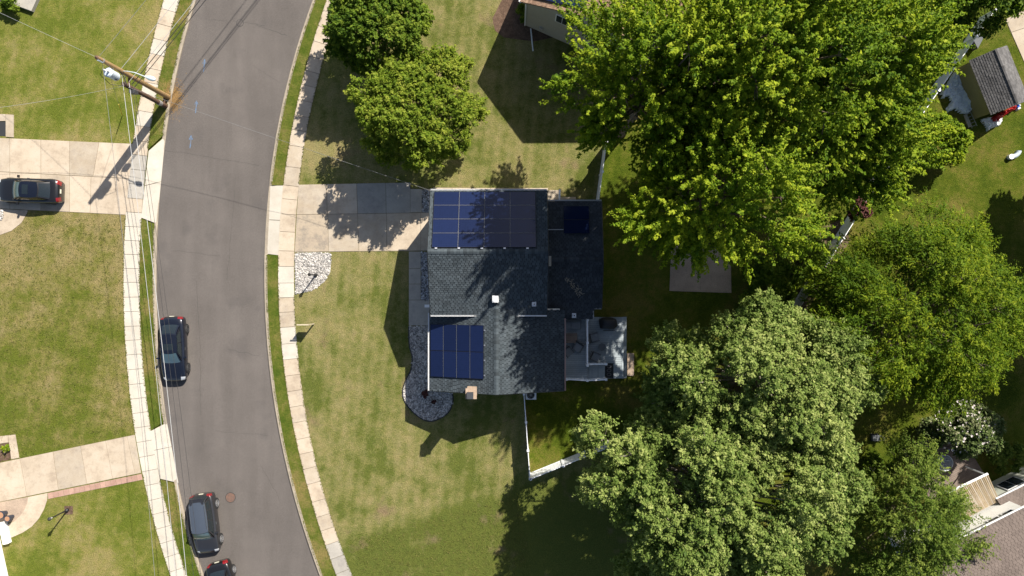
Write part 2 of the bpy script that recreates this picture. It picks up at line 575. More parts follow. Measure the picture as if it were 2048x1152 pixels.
def thing(name, label, cat, base=(0, 0, 0), rotz=0.0, group=None, local=False):
    o = bpy.data.objects.new(name, None)
    o.empty_display_size = 0.3
    o.location = base
    o.rotation_euler = (0, 0, rotz)
    col.objects.link(o)
    tag(o, label, cat, group)
    ROOT[o.name] = (0, 0, 0) if local else tuple(base)
    return o


def clonetree(o, parent=None):
    c = o.copy()
    col.objects.link(c)
    c.parent = parent
    for ch in [x for x in o.children]:
        clonetree(ch, c)
    return c


def px(pts):
    return [at(a, b) for a, b in pts]


def inside(p, poly):
    x, y = p
    r = False
    j = len(poly) - 1
    for i in range(len(poly)):
        xi, yi = poly[i][0], poly[i][1]
        xj, yj = poly[j][0], poly[j][1]
        if (yi > y) != (yj > y) and x < (xj - xi) * (y - yi) / (yj - yi) + xi:
            r = not r
        j = i
    return r


def sheet(name, pts, z, mat, kind='structure', parent=None):
    mb = MB()
    ar = sum(pts[i][0] * pts[(i + 1) % len(pts)][1] - pts[(i + 1) % len(pts)][0] * pts[i][1] for i in range(len(pts)))
    if ar < 0:
        pts = list(reversed(pts))
    mb.face([(p[0], p[1], z) for p in pts])
    return build(name, mb, mat, parent, tri=True, kind=kind)


# ------------------------------------------------------------------ plan of the street, as edge curves x(y) in photo pixels
def curve(pts):
    ys = np.array([p[1] for p in pts], float)
    xs = np.array([p[0] for p in pts], float)
    co = np.polyfit((ys - 576) / 576, xs, 4)

    def f(y):
        yc = min(max(y, 0.0), 1152.0)
        v = np.polyval(co, (yc - 576) / 576)
        if y != yc:
            s = np.polyval(np.polyder(co), (yc - 576) / 576) / 576
            v += s * (y - yc)
        return float(v)
    return f


road_l = curve([(393, 0), (378, 50), (362, 110), (350, 170), (337, 240), (330, 288), (322, 370), (316, 450), (313, 520), (313, 576),
                (315, 640), (319, 700), (325, 770), (335, 850), (347, 920), (360, 985), (375, 1050), (395, 1110), (409, 1152)])
road_r = curve([(626, 0), (606, 60), (590, 110), (575, 170), (560, 230), (550, 288), (540, 370), (533, 430), (529, 500), (528, 560),
                (530, 620), (536, 700), (548, 790), (560, 870), (577, 940), (597, 1030), (620, 1100), (642, 1152)])
lw_l = curve([(328, 0), (311, 75), (300, 110), (286, 170), (281, 205), (275, 245), (267, 288), (258, 350), (254, 420), (250, 480),
              (249, 540), (249, 576), (251, 650), (254, 700), (257, 740), (262, 790), (270, 864), (280, 920), (292, 970), (304, 1020),
              (318, 1070), (330, 1110), (342, 1152)])
lw_r = curve([(362, 0), (350, 40), (337, 80), (327, 120), (319, 165), (311, 210), (304, 250), (299, 288), (293, 340), (287, 400),
              (284, 435), (281, 490), (280, 576), (282, 640), (285, 690), (289, 740), (295, 800), (302, 864), (313, 910), (320, 955),
              (332, 1000), (345, 1060), (360, 1105), (376, 1152)])
rw_l = curve([(655, 0), (645, 27), (630, 75), (618, 115), (608, 155), (598, 190), (590, 225), (585, 255), (580, 288), (572, 340),
              (568, 371), (562, 420), (559, 470), (558, 510), (559, 576), (561, 620), (564, 680), (568, 730), (573, 780), (580, 830),
              (588, 864), (608, 935), (625, 995), (640, 1050), (655, 1100), (673, 1152)])
rw_r = curve([(690, 0), (660, 75), (648, 115), (640, 155), (634, 170), (627, 205), (620, 235), (612, 288), (602, 340), (597, 371),
              (592, 430), (590, 480), (589, 540), (590, 576), (592, 640), (596, 690), (600, 740), (605, 790), (612, 830), (619, 864),
              (636, 930), (648, 985), (662, 1025), (678, 1080), (692, 1115), (705, 1152)])
Y0, Y1 = -420, 1580
KW = 6.5              # kerb width in photo pixels


def along(f, y0, y1, step=18, dx=0.0):
    n = max(2, int(abs(y1 - y0) / step) + 1)
    return [(f(y0 + (y1 - y0) * i / (n - 1)) + dx, y0 + (y1 - y0) * i / (n - 1)) for i in range(n)]


Z_LAWN, Z_WALK = 0.10, 0.125
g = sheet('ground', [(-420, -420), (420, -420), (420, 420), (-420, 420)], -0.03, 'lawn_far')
# road bed
road = sheet('road', px(along(road_l, Y0, Y1) + along(road_r, Y1, Y0)), 0.0, 'asphalt')
# lawns
for ya, yb, m_ in ((Y0, 350, 'lawn_left'), (350, 905, 'lawn_dry'), (905, Y1, 'lawn_left')):     # the drives divide the three left lawns
    sheet('lawn_left', px(along(lw_l, ya, yb, dx=2) + [(-1300, yb), (-1300, ya)]), Z_LAWN, m_)
# the house's own lawn, and the back yards beyond it
back = [(1215, -420), (1212, 285), (1196, 402), (1130, 420), (1080, 600), (1050, 760), (1050, 787), (1062, 948), (1190, 897), (1420, 960), (1420, 1580)]
sheet('lawn_front', px(along(rw_r, Y0, Y1, dx=-2) + list(reversed(back))), Z_LAWN, 'lawn_main')
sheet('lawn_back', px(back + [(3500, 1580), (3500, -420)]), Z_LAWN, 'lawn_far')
# verges, cut at the driveway aprons
AP_L1 = ((300, 302), (332, 270), (315, 450), (284, 436))       # left street side, upper drive: top-in, top-out, bottom-out, bottom-in
AP_L2 = ((301, 862), (333, 843), (357, 966), (322, 957))
AP_R = ((568, 371), (540, 371), (533, 509), (558, 512))


def verge(name, fi, fo, y0, y1, top=None, bot=None, m='lawn_verge'):
    """strip of grass between walk edge fi and kerb edge fo; top/bot = (y at fi, y at fo)"""
    ti, to = top or (y0, y0)
    bi, bo = bot or (y1, y1)
    sheet(name, px(along(fi, ti, bi) + along(fo, bo, to)), Z_LAWN, m)


kl = lambda y: road_l(y) - KW + 1
kr = lambda y: road_r(y) + KW - 1
vl = lambda y: lw_r(y) - 2
vr = lambda y: rw_l(y) + 2
verge('verge_left', vl, kl, Y0, 0, None, (302, 272))
verge('verge_left', vl, kl, 0, 0, (436, 449), (862, 843))
verge('verge_left', vl, kl, 0, Y1, (957, 966), None)
verge('verge_right', vr, kr, Y0, 0, None, (371, 371))
verge('verge_right', vr, kr, 0, Y1, (511, 509), None)


# kerbs: a real step with a rounded nose, lowered at the aprons
def kerb(name, edge, sgn, drops):
    mb = MB()
    ys = list(np.arange(Y0, Y1 + 1, 9.0))
    pr = None
    for y in ys:
        h = 0.125
        for a, b in drops:
            d = max(a - y, y - b)
            if d < 12:
                h = 0.125 - 0.10 * min(1.0, (12 - d) / 12.0)
        x = edge(y)
        ring = []
        for dx, z in ((0.0, -0.02), (0.0, h * 0.8), (1.2 * sgn, h), (KW * sgn, h + 0.004), (KW * sgn, -0.02)):
            p = at(x + dx, y)
            ring.append((p.x, p.y, z))
        k = len(mb.v)
        mb.v += ring
        if pr is not None:
            for i in range(4):
                q = (pr + i, pr + i + 1, k + i + 1, k + i)
                mb.addf(q if sgn < 0 else tuple(reversed(q)))
        pr = k
    build(name, mb, 'kerb_concrete', kind='structure')


kerb('kerb_left', road_l, -1, [(275, 446), (846, 962)])
kerb('kerb_right', road_r, 1, [(372, 506)])


# walks: a bed of dark joint fill with every slab laid on it
def walk(name, fl, fr, joints, pick):
    bed = sheet(name, px(along(fl, Y0, Y1) + along(fr, Y1, Y0)), Z_WALK - 0.035, 'joint')

    def cross(y):
        cx = (fl(y) + fr(y)) / 2
        hw = (fr(y) - fl(y)) / 2
        s = ((fl(y + 4) + fr(y + 4)) - (fl(y - 4) + fr(y - 4))) / 16
        L = math.hypot(1, s)
        n = (1 / L, -s / L)
        hw = hw / L
        return (cx - n[0] * hw, y - n[1] * hw), (cx + n[0] * hw, y + n[1] * hw)
    rr = random.Random(3)
    for a, b in zip(joints[:-1], joints[1:]):
        (l0, r0), (l1, r1) = cross(a + 0.4), cross(b - 0.4)
        mb = MB()
        mb.prism([tuple(at(*p))[:2] for p in (l0, r0, r1, l1)], Z_WALK - 0.09, Z_WALK + rr.uniform(-0.004, 0.006))
        build('slab', mb, pick((a + b) / 2, rr), bed)
    return bed


def joints(y0, y1, step, seed):
    r = random.Random(seed)
    js = [y0]
    while js[-1] < y1:
        js.append(js[-1] + step * r.choice((0.97, 1.0, 1.0, 1.03)))
    return js


def pick_l(y, r):
    if 300 < y < 400:
        return 'concrete_grey'
    return 'concrete_new' if y > 420 or r.random() < 0.3 else 'concrete_pink'


def pick_r(y, r):
    if 533 < y < 592 or 652 < y < 712:
        return 'concrete_new'
    if 370 < y < 535:
        return 'concrete_pink'
    if 1078 < y < 1160:
        return 'concrete_grey'
    return r.choice(('concrete_old', 'concrete_old', 'concrete_pink'))


walk('sidewalk_left', lw_l, lw_r, joints(-120, 1290, 28.6, 1), pick_l)
walk('sidewalk_right', rw_l, rw_r, [y for y in (-118, -90, -61, -32, -3, 27, 57, 87, 117, 145, 173, 203, 233, 262, 293, 335, 372, 399, 429, 464, 502,
                                     533, 566, 595, 624, 654, 687, 718, 750, 781, 812, 843, 876, 905, 935, 965, 1000, 1030, 1057, 1085, 1113, 1142, 1170, 1200, 1230)], pick_r)


def slabs(name, outline, quads, zt=0.13, mats=None, gap=1.0, piece='slab'):
    """paved area: bed sheet plus separately laid slabs given as photo-pixel outlines"""
    bed = sheet(name, px(outline), Z_LAWN + 0.008, 'joint')
    rr = random.Random(len(quads))
    for i, q in enumerate(quads):
        cx = sum(p[0] for p in q) / len(q)
        cy = sum(p[1] for p in q) / len(q)
        qq = []
        for p in q:
            d = math.hypot(p[0] - cx, p[1] - cy)
            s = (d - gap * 0.7) / d
            qq.append((cx + (p[0] - cx) * s, cy + (p[1] - cy) * s))
        mb = MB()
        mb.prism([tuple(at(*p))[:2] for p in qq], Z_LAWN - 0.05, zt + rr.uniform(-0.004, 0.005))
        m = mats[i % len(mats)] if isinstance(mats, (list, tuple)) else mats
        build(piece, mb, m, bed, tri=len(q) > 4)
    return bed


def grid(xs_top, xs_bot, y0s, y1s):
    """row of quads between two lines; xs_* lists of x, y as function of x"""
    q = []
    for i in range(len(xs_top) - 1):
        q.append([(xs_top[i], y0s(xs_top[i])), (xs_top[i + 1], y0s(xs_top[i + 1])), (xs_bot[i + 1], y1s(xs_bot[i + 1])), (xs_bot[i], y1s(xs_bot[i]))])
    return q


# main drive (right of the street)
dt = lambda x: 369.5 - (x - 597) * 0.020
dm = lambda x: 429.5 - (x - 597) * 0.015
db = lambda x: 504.5 - (x - 590) * 0.012
qs = grid([598, 654, 714, 772, 821], [594, 655.5, 716, 773, 821], dt, dm) + grid([594, 656.5, 716, 773.5, 842], [590, 658, 718.5, 774.5, 842], dm, db)
qs += [[(821, 378), (844, 378), (844, 425), (821, 425.5)], [(842, 425.5), (866, 425), (866, 501), (842, 501.5)]]
slabs('driveway', [(598, 370), (821, 366), (821, 378), (866, 378), (866, 502), (590, 504)], qs, 0.13,
      ['concrete_old', 'concrete_pink', 'concrete_grey', 'concrete_grey', 'concrete_stained', 'concrete_old', 'concrete_old', 'concrete_pink', 'concrete_grey', 'concrete_pink'])
# front walk along the house
slabs('front_walk', [(818, 503), (842, 503), (842, 600), (866, 600), (866, 651), (818, 651)],
      [[(818, 503), (842, 503), (842, 537), (818, 537)], [(818, 537), (842, 537), (842, 568), (818, 568)], [(818, 568), (842, 568), (842, 600), (818, 600)],
       [(818, 600), (866, 600), (866, 651), (818, 651)]], 0.13, 'concrete_grey')
# path on the far side of the house
slabs('side_walk', [(866, 375), (1096, 378), (1096, 402), (866, 402)],
      [[(866 + i * 38.4, 376), (866 + (i + 1) * 38.4, 376), (866 + (i + 1) * 38.4, 402), (866 + i * 38.4, 402)] for i in range(6)] +
      [[(1096, 380), (1120, 380), (1120, 412), (1096, 412)], [(1120, 394), (1152, 394), (1152, 412), (1120, 412)]], 0.125, 'concrete_old')


# aprons: sloping slabs from walk to road
def apron(name, q, cuts, m):
    (ti, to, bo, bi) = q
    bed = None
    for k in range(len(cuts) - 1):
        a, b = cuts[k], cuts[k + 1]
        mb = MB()

        def lerp(p, r, s):
            return (p[0] + (r[0] - p[0]) * s, p[1] + (r[1] - p[1]) * s)
        g_ = 0.004
        c0, c1 = lerp(ti, bi, a + g_), lerp(ti, bi, b - g_)
        d0, d1 = lerp(to, bo, a + g_), lerp(to, bo, b - g_)
        P = [at(*c0), at(*c1), at(*d1), at(*d0)]
        zz = [Z_WALK - 0.002, Z_WALK - 0.002, 0.022, 0.022]
        top = [(p.x, p.y, z) for p, z in zip(P, zz)]
        bot = [(p.x, p.y, -0.04) for p in P]
        n = len(mb.v)
        mb.v += top + bot
        mb.addf((0, 1, 2, 3) if (P[1] - P[0]).cross(P[2] - P[1]).z > 0 else (3, 2, 1, 0))
        for i in range(4):
            mb.addf((i, (i + 1) % 4, 4 + (i + 1) % 4, 4 + i))
        if bed is None:
            bed = sheet(name, [at(*p) for p in q], -0.015, 'joint')
        build('slab', mb, m, bed)


apron('apron', ((299, 302), (331, 272), (314, 448), (284, 436)), [0, 0.52, 1], 'concrete_new')
apron('apron', ((301, 862), (334, 845), (357, 966), (322, 957)), [0, 0.4, 1], 'concrete_new')
apron('apron', ((568, 371), (540, 371), (533, 508), (558, 511)), [0, 0.5, 1], 'concrete_new')

# left drives
t1 = lambda x: 276 + x * 0.045
m1 = lambda x: 344 + x * 0.052
b1 = lambda x: 417.5 + x * 0.050
xa = [-130, -72, -34, 22, 84, 141, 186, 262]
qs = []
qs += grid([-130, -72, -34, 22, 84, 141, 200, 268], [-130, -72, -34, 22, 84, 141, 188, 261], t1, m1)
qs += grid([-130, -72, -34, 22, 84, 141, 184, 261], [-130, -72, -34, 22, 84, 141, 182, 253], m1, b1)
slabs('driveway', [(-130, 272), (268, 288), (253, 430), (-130, 411)], qs, 0.13, ['concrete_pink', 'concrete_pink', 'concrete_old'])
qs = [[(-20, 417), (58, 421), (56, 427), (45, 446), (25, 462), (0, 471), (-20, 474)]]
slabs('garden_path', qs[0], qs, 0.128, 'concrete_pink', 0.3)
t2 = lambda x: 925 - x * 0.208
b2 = lambda x: 1003.5 - x * 0.205
xs = [-120, -60, -10, 42, 108, 163, 213, 256, 271]
xsb = [-120, -60, -4, 56, 119, 176, 227, 272, 284]
slabs('driveway', [(-120, t2(-120)), (271, t2(271)), (284, b2(284)), (-120, b2(-120))], grid(xs, xsb, t2, b2), 0.13, ['concrete_pink', 'concrete_old', 'concrete_pink'])
# brick edging
e0 = lambda x: b2(x) + 1.5
e1 = lambda x: b2(x) + 14 - max(0, 0) * 0
xs = [97 + i * 10.45 for i in range(19)]
slabs('paver_edging', [(97, e0(97)), (285, e0(285)), (287, e1(287)), (97, e1(97))], grid(xs, [x + 2 for x in xs], e0, e1), 0.125, 'paver', 0.8, 'paver')
# curved garden path and gravel pocket at lower left
outer = [(97, 985), (96, 1000), (90, 1018), (80, 1036), (66, 1052), (48, 1064), (30, 1072), (18, 1077)]
inner = [(58, 993), (57, 1004), (51, 1018), (42, 1031), (30, 1042), (18, 1047)]
slabs('garden_path', outer + list(reversed(inner)), [outer + list(reversed(inner))], 0.128, 'concrete_pink', 0.3)
sheet('gravel_bed', px([(0, 1004), (58, 993), (57, 1004), (51, 1018), (42, 1031), (30, 1042), (10, 1046), (-20, 1046), (-20, 1008)]), Z_LAWN + 0.006, 'concrete_patio')
# little bed with concrete border
slabs('bed_border', [(-20, 874), (33, 868), (41, 915), (25, 919), (20, 884), (-20, 890)],
      [[(-20, 874), (19, 870), (20, 884), (-20, 890)], [(19, 870), (33, 868), (41, 915), (25, 918)]], 0.14, 'concrete_pink')
sheet('garden_bed', px([(-20, 889), (20, 884), (25, 918), (-20, 928)]), Z_LAWN + 0.012, 'mulch')
# small paving at left edge
slabs('step_border', [(-20, 228), (30, 230), (30, 276), (14, 275), (14, 243), (-20, 243)],
      [[(-20, 228), (14, 229), (14, 243), (-20, 243)], [(14, 229), (30, 230), (30, 276), (14, 275)]], 0.15, 'concrete_old')
sheet('garden_bed', px([(-20, 244), (13.5, 244), (13.5, 273), (-20, 272)]), Z_LAWN + 0.01, 'dark_mat')
# concrete pad at top left corner
mb = MB()
mb.prism([tuple(at(*p))[:2] for p in ((-30, -30), (78, -30), (82, 0), (70, 26), (32, 12), (-30, -2))], 0.0, 0.42)
tag(build('concrete_planter', mb, 'concrete_grey', tri=True), 'grey concrete block in the grass at the top left corner', 'planter')
# patio pad behind the house
slabs('patio_pad', [(1342, 488), (1460, 492), (1462, 586), (1338, 582)],
      [[(1342, 488), (1401, 490), (1400, 584), (1338, 582)], [(1401, 490), (1460, 492), (1462, 586), (1400, 584)]], 0.13, 'concrete_patio', 0.6)
# path at the upper right corner
slabs('neighbour_path', [(2008, 40), (2048, 20), (2110, 130), (2066, 170)],
      [[(2008, 40), (2050, 20), (2068, 50), (2020, 66)], [(2020, 66), (2068, 50), (2110, 140), (2066, 170)]], 0.13, 'concrete_old')
# mulch beside the neighbour at the top
sheet('mulch_bed', px([(985, 38), (1000, 8), (1015, -20), (1100, -20), (1110, 75), (1068, 84), (1008, 76), (990, 62)]), Z_LAWN + 0.008, 'mulch')
# worn earth by the drive-side tree, under the trees and by the patio
sheet('bare_soil', px([(1600, 470), (1680, 440), (1700, 480), (1650, 560), (1600, 640), (1560, 620), (1570, 540)]), Z_LAWN + 0.006, 'soil')


# ------------------------------------------------------------------ loose stone beds
def stone_field(name, outline, n, size, mat, parent=None, seed=1, z=Z_LAWN):
    rr = np.random.default_rng(seed)
    P = [tuple(p)[:2] for p in px(outline)]
    xs = [p[0] for p in P]; ys = [p[1] for p in P]
    V, F, T = [], [], []
    base = np.array([(1, 0, 0), (0.3, 0.95, 0), (-0.8, 0.6, 0), (-0.8, -0.6, 0), (0.3, -0.95, 0), (0.1, 0.0, 0.85)])
    cnt = 0
    while cnt < n:
        x = rr.uniform(min(xs), max(xs)); y = rr.uniform(min(ys), max(ys))
        if not inside((x, y), P):
            continue
        s = size * min(2.2, max(0.4, rr.lognormal(-0.08, 0.42)))
        a = rr.uniform(0, 6.28)
        ca, sa = math.cos(a), math.sin(a)
        k = len(V)
        sq = rr.uniform(0.6, 1.0)
        for q in base:
            q = q * (1 + rr.uniform(-0.22, 0.22)) * s
            qx, qy = q[0], q[1] * sq
            V.append((x + qx * ca - qy * sa, y + qx * sa + qy * ca, z + q[2] * 0.7 + rr.uniform(0, 0.03)))
        for i in range(5):
            F.append((k + i, k + (i + 1) % 5, k + 5))
        T += [float(rr.beta(1.6, 1.8))] * 5
        cnt += 1
    mb = MB()
    mb.v, mb.f, mb.tint = V, F, T
    return build(name, mb, mat, parent, tint=True, kind='stuff')


bed1 = [(591, 506), (662, 506), (663, 520), (660, 545), (650, 562), (634, 576), (616, 583), (592, 588)]
sheet('stone_bed', px(bed1), Z_LAWN + 0.006, 'stone_bed')
o = stone_field('river_stones', bed1, 4300, 0.055, 'stones', seed=2)
tag(o, 'white and grey river stones beside the driveway mouth', 'stones')
bed2 = [(818, 653), (868, 651), (868, 778), (905, 786), (906, 800), (900, 820), (885, 834), (862, 842), (842, 836), (820, 817), (808, 798), (806, 780), (812, 760),
        (822, 740), (825, 715), (819, 690)]
sheet('stone_bed', px(bed2), Z_LAWN + 0.006, 'stone_bed')
o = stone_field('river_stones', bed2, 6500, 0.055, 'stones', seed=3)
tag(o, 'curving bed of grey stones along the front of the house', 'stones')
bed3 = [(843, 504), (868, 504), (868, 600), (843, 600)]
sheet('stone_bed', px(bed3), Z_LAWN + 0.006, 'stone_bed')
o = stone_field('river_stones', bed3, 1300, 0.06, 'stones_dark', seed=4)
tag(o, 'narrow strip of dark stones between front walk and house', 'stones')
bed4 = [(845, 380), (868, 380), (868, 424), (845, 424)]
sheet('stone_bed', px(bed4), Z_LAWN + 0.006, 'stone_bed')
o = stone_field('river_stones', bed4, 600, 0.06, 'stones_dark', seed=5)
tag(o, 'small patch of dark stones at the top of the driveway', 'stones')
bed5 = [(0, 417.5), (-30, 417), (-30, 450), (0, 448), (10, 432), (12, 420)]
o = stone_field('river_stones', bed5, 260, 0.07, 'stones', seed=6, z=0.13)
tag(o, 'white stones by the black sedan at the left edge', 'stones')
# dark edging of the curved bed
mb = MB()
ep = px([(818, 653), (819, 690), (825, 715), (822, 740), (812, 760), (806, 780), (808, 798), (820, 817), (842, 836), (862, 842), (885, 834), (900, 820), (906, 800), (905, 786)])
sm = []
for i in range(len(ep) - 1):
    p0 = ep[max(i - 1, 0)]; p1 = ep[i]; p2 = ep[i + 1]; p3 = ep[min(i + 2, len(ep) - 1)]
    for s in (0, 0.25, 0.5, 0.75):
        sm.append(0.5 * ((2 * p1) + (p2 - p0) * s + (2 * p0 - 5 * p1 + 4 * p2 - p3) * s * s + (3 * p1 - p0 - 3 * p2 + p3) * s ** 3))
mb.tube([(p.x, p.y, Z_LAWN + 0.03) for p in sm], 0.045, 6)
tag(build('bed_edging', mb, 'black_metal'), 'black edging round the curving stone bed', 'edging')

# ------------------------------------------------------------------ marks on the road
def strip(name, pts, w, z, mat, parent):
    mb = MB()
    P = [Vector((p.x, p.y, 0)) for p in pts]
    prev = None
    for i, p in enumerate(P):
        d = (P[min(i + 1, len(P) - 1)] - P[max(i - 1, 0)]).normalized()
        n = Vector((-d.y, d.x, 0)) * w / 2
        k = len(mb.v)
        mb.v += [(p.x + n.x, p.y + n.y, z), (p.x - n.x, p.y - n.y, z)]
        if prev is not None:
            mb.addf((prev, prev + 1, k + 1, k))
        prev = k
    return build(name, mb, mat, parent)


def wob(a, b, n, amp, seed):
    r = random.Random(seed)
    out = []
    off = 0
    for i in range(n + 1):
        s = i / n
        off = off * 0.8 + r.uniform(-amp, amp)
        dx, dy = b[0] - a[0], b[1] - a[1]
        L = math.hypot(dx, dy)
        out.append(at(a[0] + dx * s - dy / L * off, a[1] + dy * s + dx / L * off))
    return out


for i, (a, b, am, w) in enumerate([((470, 42), (530, 50), 0.9, 0.018), ((512, 50), (575, 72), 1.0, 0.02), ((348, 500), (440, 512), 0.9, 0.016),
                                   ((418, 40), (455, 41), 0.6, 0.012), ((455, 700), (520, 712), 1.0, 0.014), ((430, 860), (540, 872), 1.2, 0.012), ((330, 300), (520, 330), 1.3, 0.014), ((392, 560), (402, 830), 1.4, 0.014), ((470, 380), (452, 560), 1.3, 0.012),
                                   ((520, 930), (560, 1000), 1.2, 0.014), ((505, 130), (560, 165), 1.0, 0.012)]):
    strip('crack', wob(a, b, 22, am, i), w, 0.004, 'tar', road)
for (x, y) in ((408, 131), (392, 213), (381, 283)):
    strip('paint_mark', [at(x - 1, y + 13), at(x + 0.5, y), at(x + 1.5, y - 12)], 0.07, 0.005, 'paint_blue', road)
    strip('paint_mark', [at(x - 2.5, y - 4), at(x + 1, y - 12), at(x + 4, y - 4)], 0.06, 0.0065, 'paint_blue', road)


def disc(name, c, r, z, th, mat, parent, n=24):
    mb = MB()
    mb.lathe((c.x, c.y), [(r, z - th), (r, z)], n)
    return build(name, mb, mat, parent)


def manhole(c, r, label, m):
    t_ = thing('manhole_cover', label, 'manhole', (c.x, c.y, 0))
    disc('rim', c, r, 0.006, 0.03, 'tar', t_, 28)
    disc('lid', c, r * 0.88, 0.011, 0.03, m, t_, 28)
    return t_


manhole(at(461, 995), 0.40, 'rusty round manhole cover on the road near the grey parked car', 'rust_iron')
manhole(at(480, 46), 0.28, 'dark round manhole cover on the road at the top of the picture', 'asphalt')
# sandy spill round the utility pole
mb = MB()
rr = np.random.default_rng(9)
pb = at(346, 195)
for i in range(5200):
    a = rr.uniform(0, 6.283)
    d = abs(rr.normal(0, 0.55)) + 0.05
    x = pb.x + math.cos(a) * d * 0.75
    y = pb.y + math.sin(a) * d * 1.2
    onroad = x > at(road_l(205), 205).x
    z = (0.004 if onroad else Z_LAWN) + max(0, 0.05 - d * 0.05) * rr.uniform(0.4, 1)
    s = rr.uniform(0.012, 0.035)
    an = rr.uniform(0, 6.28)
    mb.face([(x + math.cos(an + q) * s, y + math.sin(an + q) * s, z + (0.01 if q == 0 else 0)) for q in (0, 2.0, 4.1)])
tag(build('spilled_soil', mb, 'sand_dirt', kind='stuff'), 'orange sandy soil spilled round the utility pole base', 'soil')


# ------------------------------------------------------------------ roofs
def shingle_plane(mb, O, u, v, poly, expo=0.165, tab=0.33, th=0.022, seed=0, gap=0.045):
    """courses of single shingles on the plane O + a*u + b*v (b up the slope), kept inside poly given in (a, b)"""
    r = random.Random(seed)
    n = u.cross(v).normalized()
    if n.z < 0:
        n = -n
    a0 = min(p[0] for p in poly); a1 = max(p[0] for p in poly)
    b0 = min(p[1] for p in poly); b1 = max(p[1] for p in poly)
    rows = int((b1 - b0) / expo) + 1
    for i in range(rows):
        b = b0 + i * expo
        off = (i % 2) * tab * 0.5 + r.uniform(-0.03, 0.03)
        x = a0 - tab + off
        while x < a1:
            w = tab * r.uniform(0.94, 1.06)
            xa, xb = max(x + gap / 2, a0), min(x + w - gap / 2, a1)
            x += w
            if xb - xa < 0.04:
                continue
            bb = min(b + expo * 1.12, b1)
            if not inside(((xa + xb) / 2, (b + bb) / 2), poly):
                continue
            lift = th * r.uniform(0.8, 1.35)
            k = len(mb.v)
            P = lambda a, c, h: tuple(O + u * a + v * c + n * h)
            mb.v += [P(xa, b, lift), P(xb, b, lift), P(xb, bb, 0.004), P(xa, bb, 0.004), P(xa, b, 0), P(xb, b, 0)]
            t_ = r.betavariate(2, 2)
            for f in ((0, 1, 2, 3), (4, 5, 1, 0), (0, 3, 4), (1, 5, 2)):
                mb.addf([k + q for q in f], t_)


def roof_slope(parent, pts3, mat, expo=0.155, tab=0.27, seed=0, th=0.12):
    """roof part: solid deck below with shingles on top. pts3: outline, first edge is the eave"""
    pts3 = [Vector(p) for p in pts3]
    O = pts3[0]
    u = (pts3[1] - pts3[0]).normalized()
    n = None
    for q in pts3[2:]:
        c_ = u.cross(q - O)
        if c_.length > 1e-3:
            n = c_.normalized()
            break
    if n.z < 0:
        n = -n
    v = n.cross(u).normalized()
    if v.z < 0:
        v = -v
    poly = [((p - O).dot(u), (p - O).dot(v)) for p in pts3]
    mb = MB()
    k = len(pts3)
    mb.v = [tuple(p - n * 0.004) for p in pts3] + [tuple(p - n * th) for p in pts3]
    mb.addf(range(k)); mb.addf(range(k, 2 * k))
    for i in range(k):
        mb.addf((i, (i + 1) % k, k + (i + 1) % k, k + i))
    rf = build('roof', mb, 'roof_deck' if mat in ('shingle_slate', 'shingle_dark') else mat, parent, tri=True)
    ms = MB()
    shingle_plane(ms, O, u, v, poly, expo, tab, 0.022, seed, 0.045 if mat in ('shingle_slate', 'shingle_dark') else 0.02)
    build('shingles', ms, mat, rf, tint=True, kind='stuff')
    return rf, O, u, v, n


def ridge_cap(parent, a, b, mat, w=0.16):
    a, b = Vector(a), Vector(b)
    d = (b - a).normalized()
    s = Vector((0, 0, 1)).cross(d).normalized()
    L = (b - a).length
    mb = MB()
    r = random.Random(5)
    for i in range(int(L / 0.22)):
        p = a + d * (i * 0.22)
        q = a + d * min(L, i * 0.22 + 0.235)
        h0, h1 = 0.045, 0.03
        t_ = r.random()
        k = len(mb.v)
        for pp, h in ((p, h0), (q, h1)):
            mb.v += [tuple(pp - s * w + Vector((0, 0, h - w * 0.36))), tuple(pp + Vector((0, 0, h))), tuple(pp + s * w + Vector((0, 0, h - w * 0.36)))]
        mb.addf((k, k + 1, k + 4, k + 3), t_); mb.addf((k + 1, k + 2, k + 5, k + 4), t_)
        mb.addf((k, k + 1, k + 2), t_)
    build('ridge_cap', mb, mat, parent, tint=True)


def gutter(parent, a, b, name='gutter', mat='white_trim', w=0.085):
    a, b = Vector(a), Vector(b)
    d = (b - a).normalized()
    s = Vector((0, 0, 1)).cross(d).normalized() * (w / 2)
    mb = MB()
    prof = [(-1, 0.0), (-1, -0.10), (1, -0.10), (1, 0.0), (0.75, 0.0), (0.75, -0.08), (-0.75, -0.08), (-0.75, 0.0)]
    for p in (a, b):
        mb.v += [tuple(p + s * q[0] + Vector((0, 0, q[1]))) for q in prof]
    for i in range(8):
        mb.addf((i, (i + 1) % 8, 8 + (i + 1) % 8, 8 + i))
    mb.addf(range(8)); mb.addf(reversed(range(8, 16)))
    return build(name, mb, mat, parent)


def solar_panel(parent, O, u, v, n, a, b, wa, wb, lift=0.12):
    fr = MB()
    fr.slab3(O + u * a + v * b + n * (lift - 0.04), u, v, n, wa, wb, 0.04)
    pn = build('solar_panel', fr, 'solar_frame', parent)
    e = 0.018
    c = MB()
    p0 = O + u * (a + e) + v * (b + e) + n * (lift + 0.004)
    c.quad(p0, p0 + u * (wa - 2 * e), p0 + u * (wa - 2 * e) + v * (wb - 2 * e), p0 + v * (wb - 2 * e))
    build('glass', c, 'solar_cell', pn, uv=[(0, 0), (wa, 0), (wa, wb), (0, wb)])
    return pn


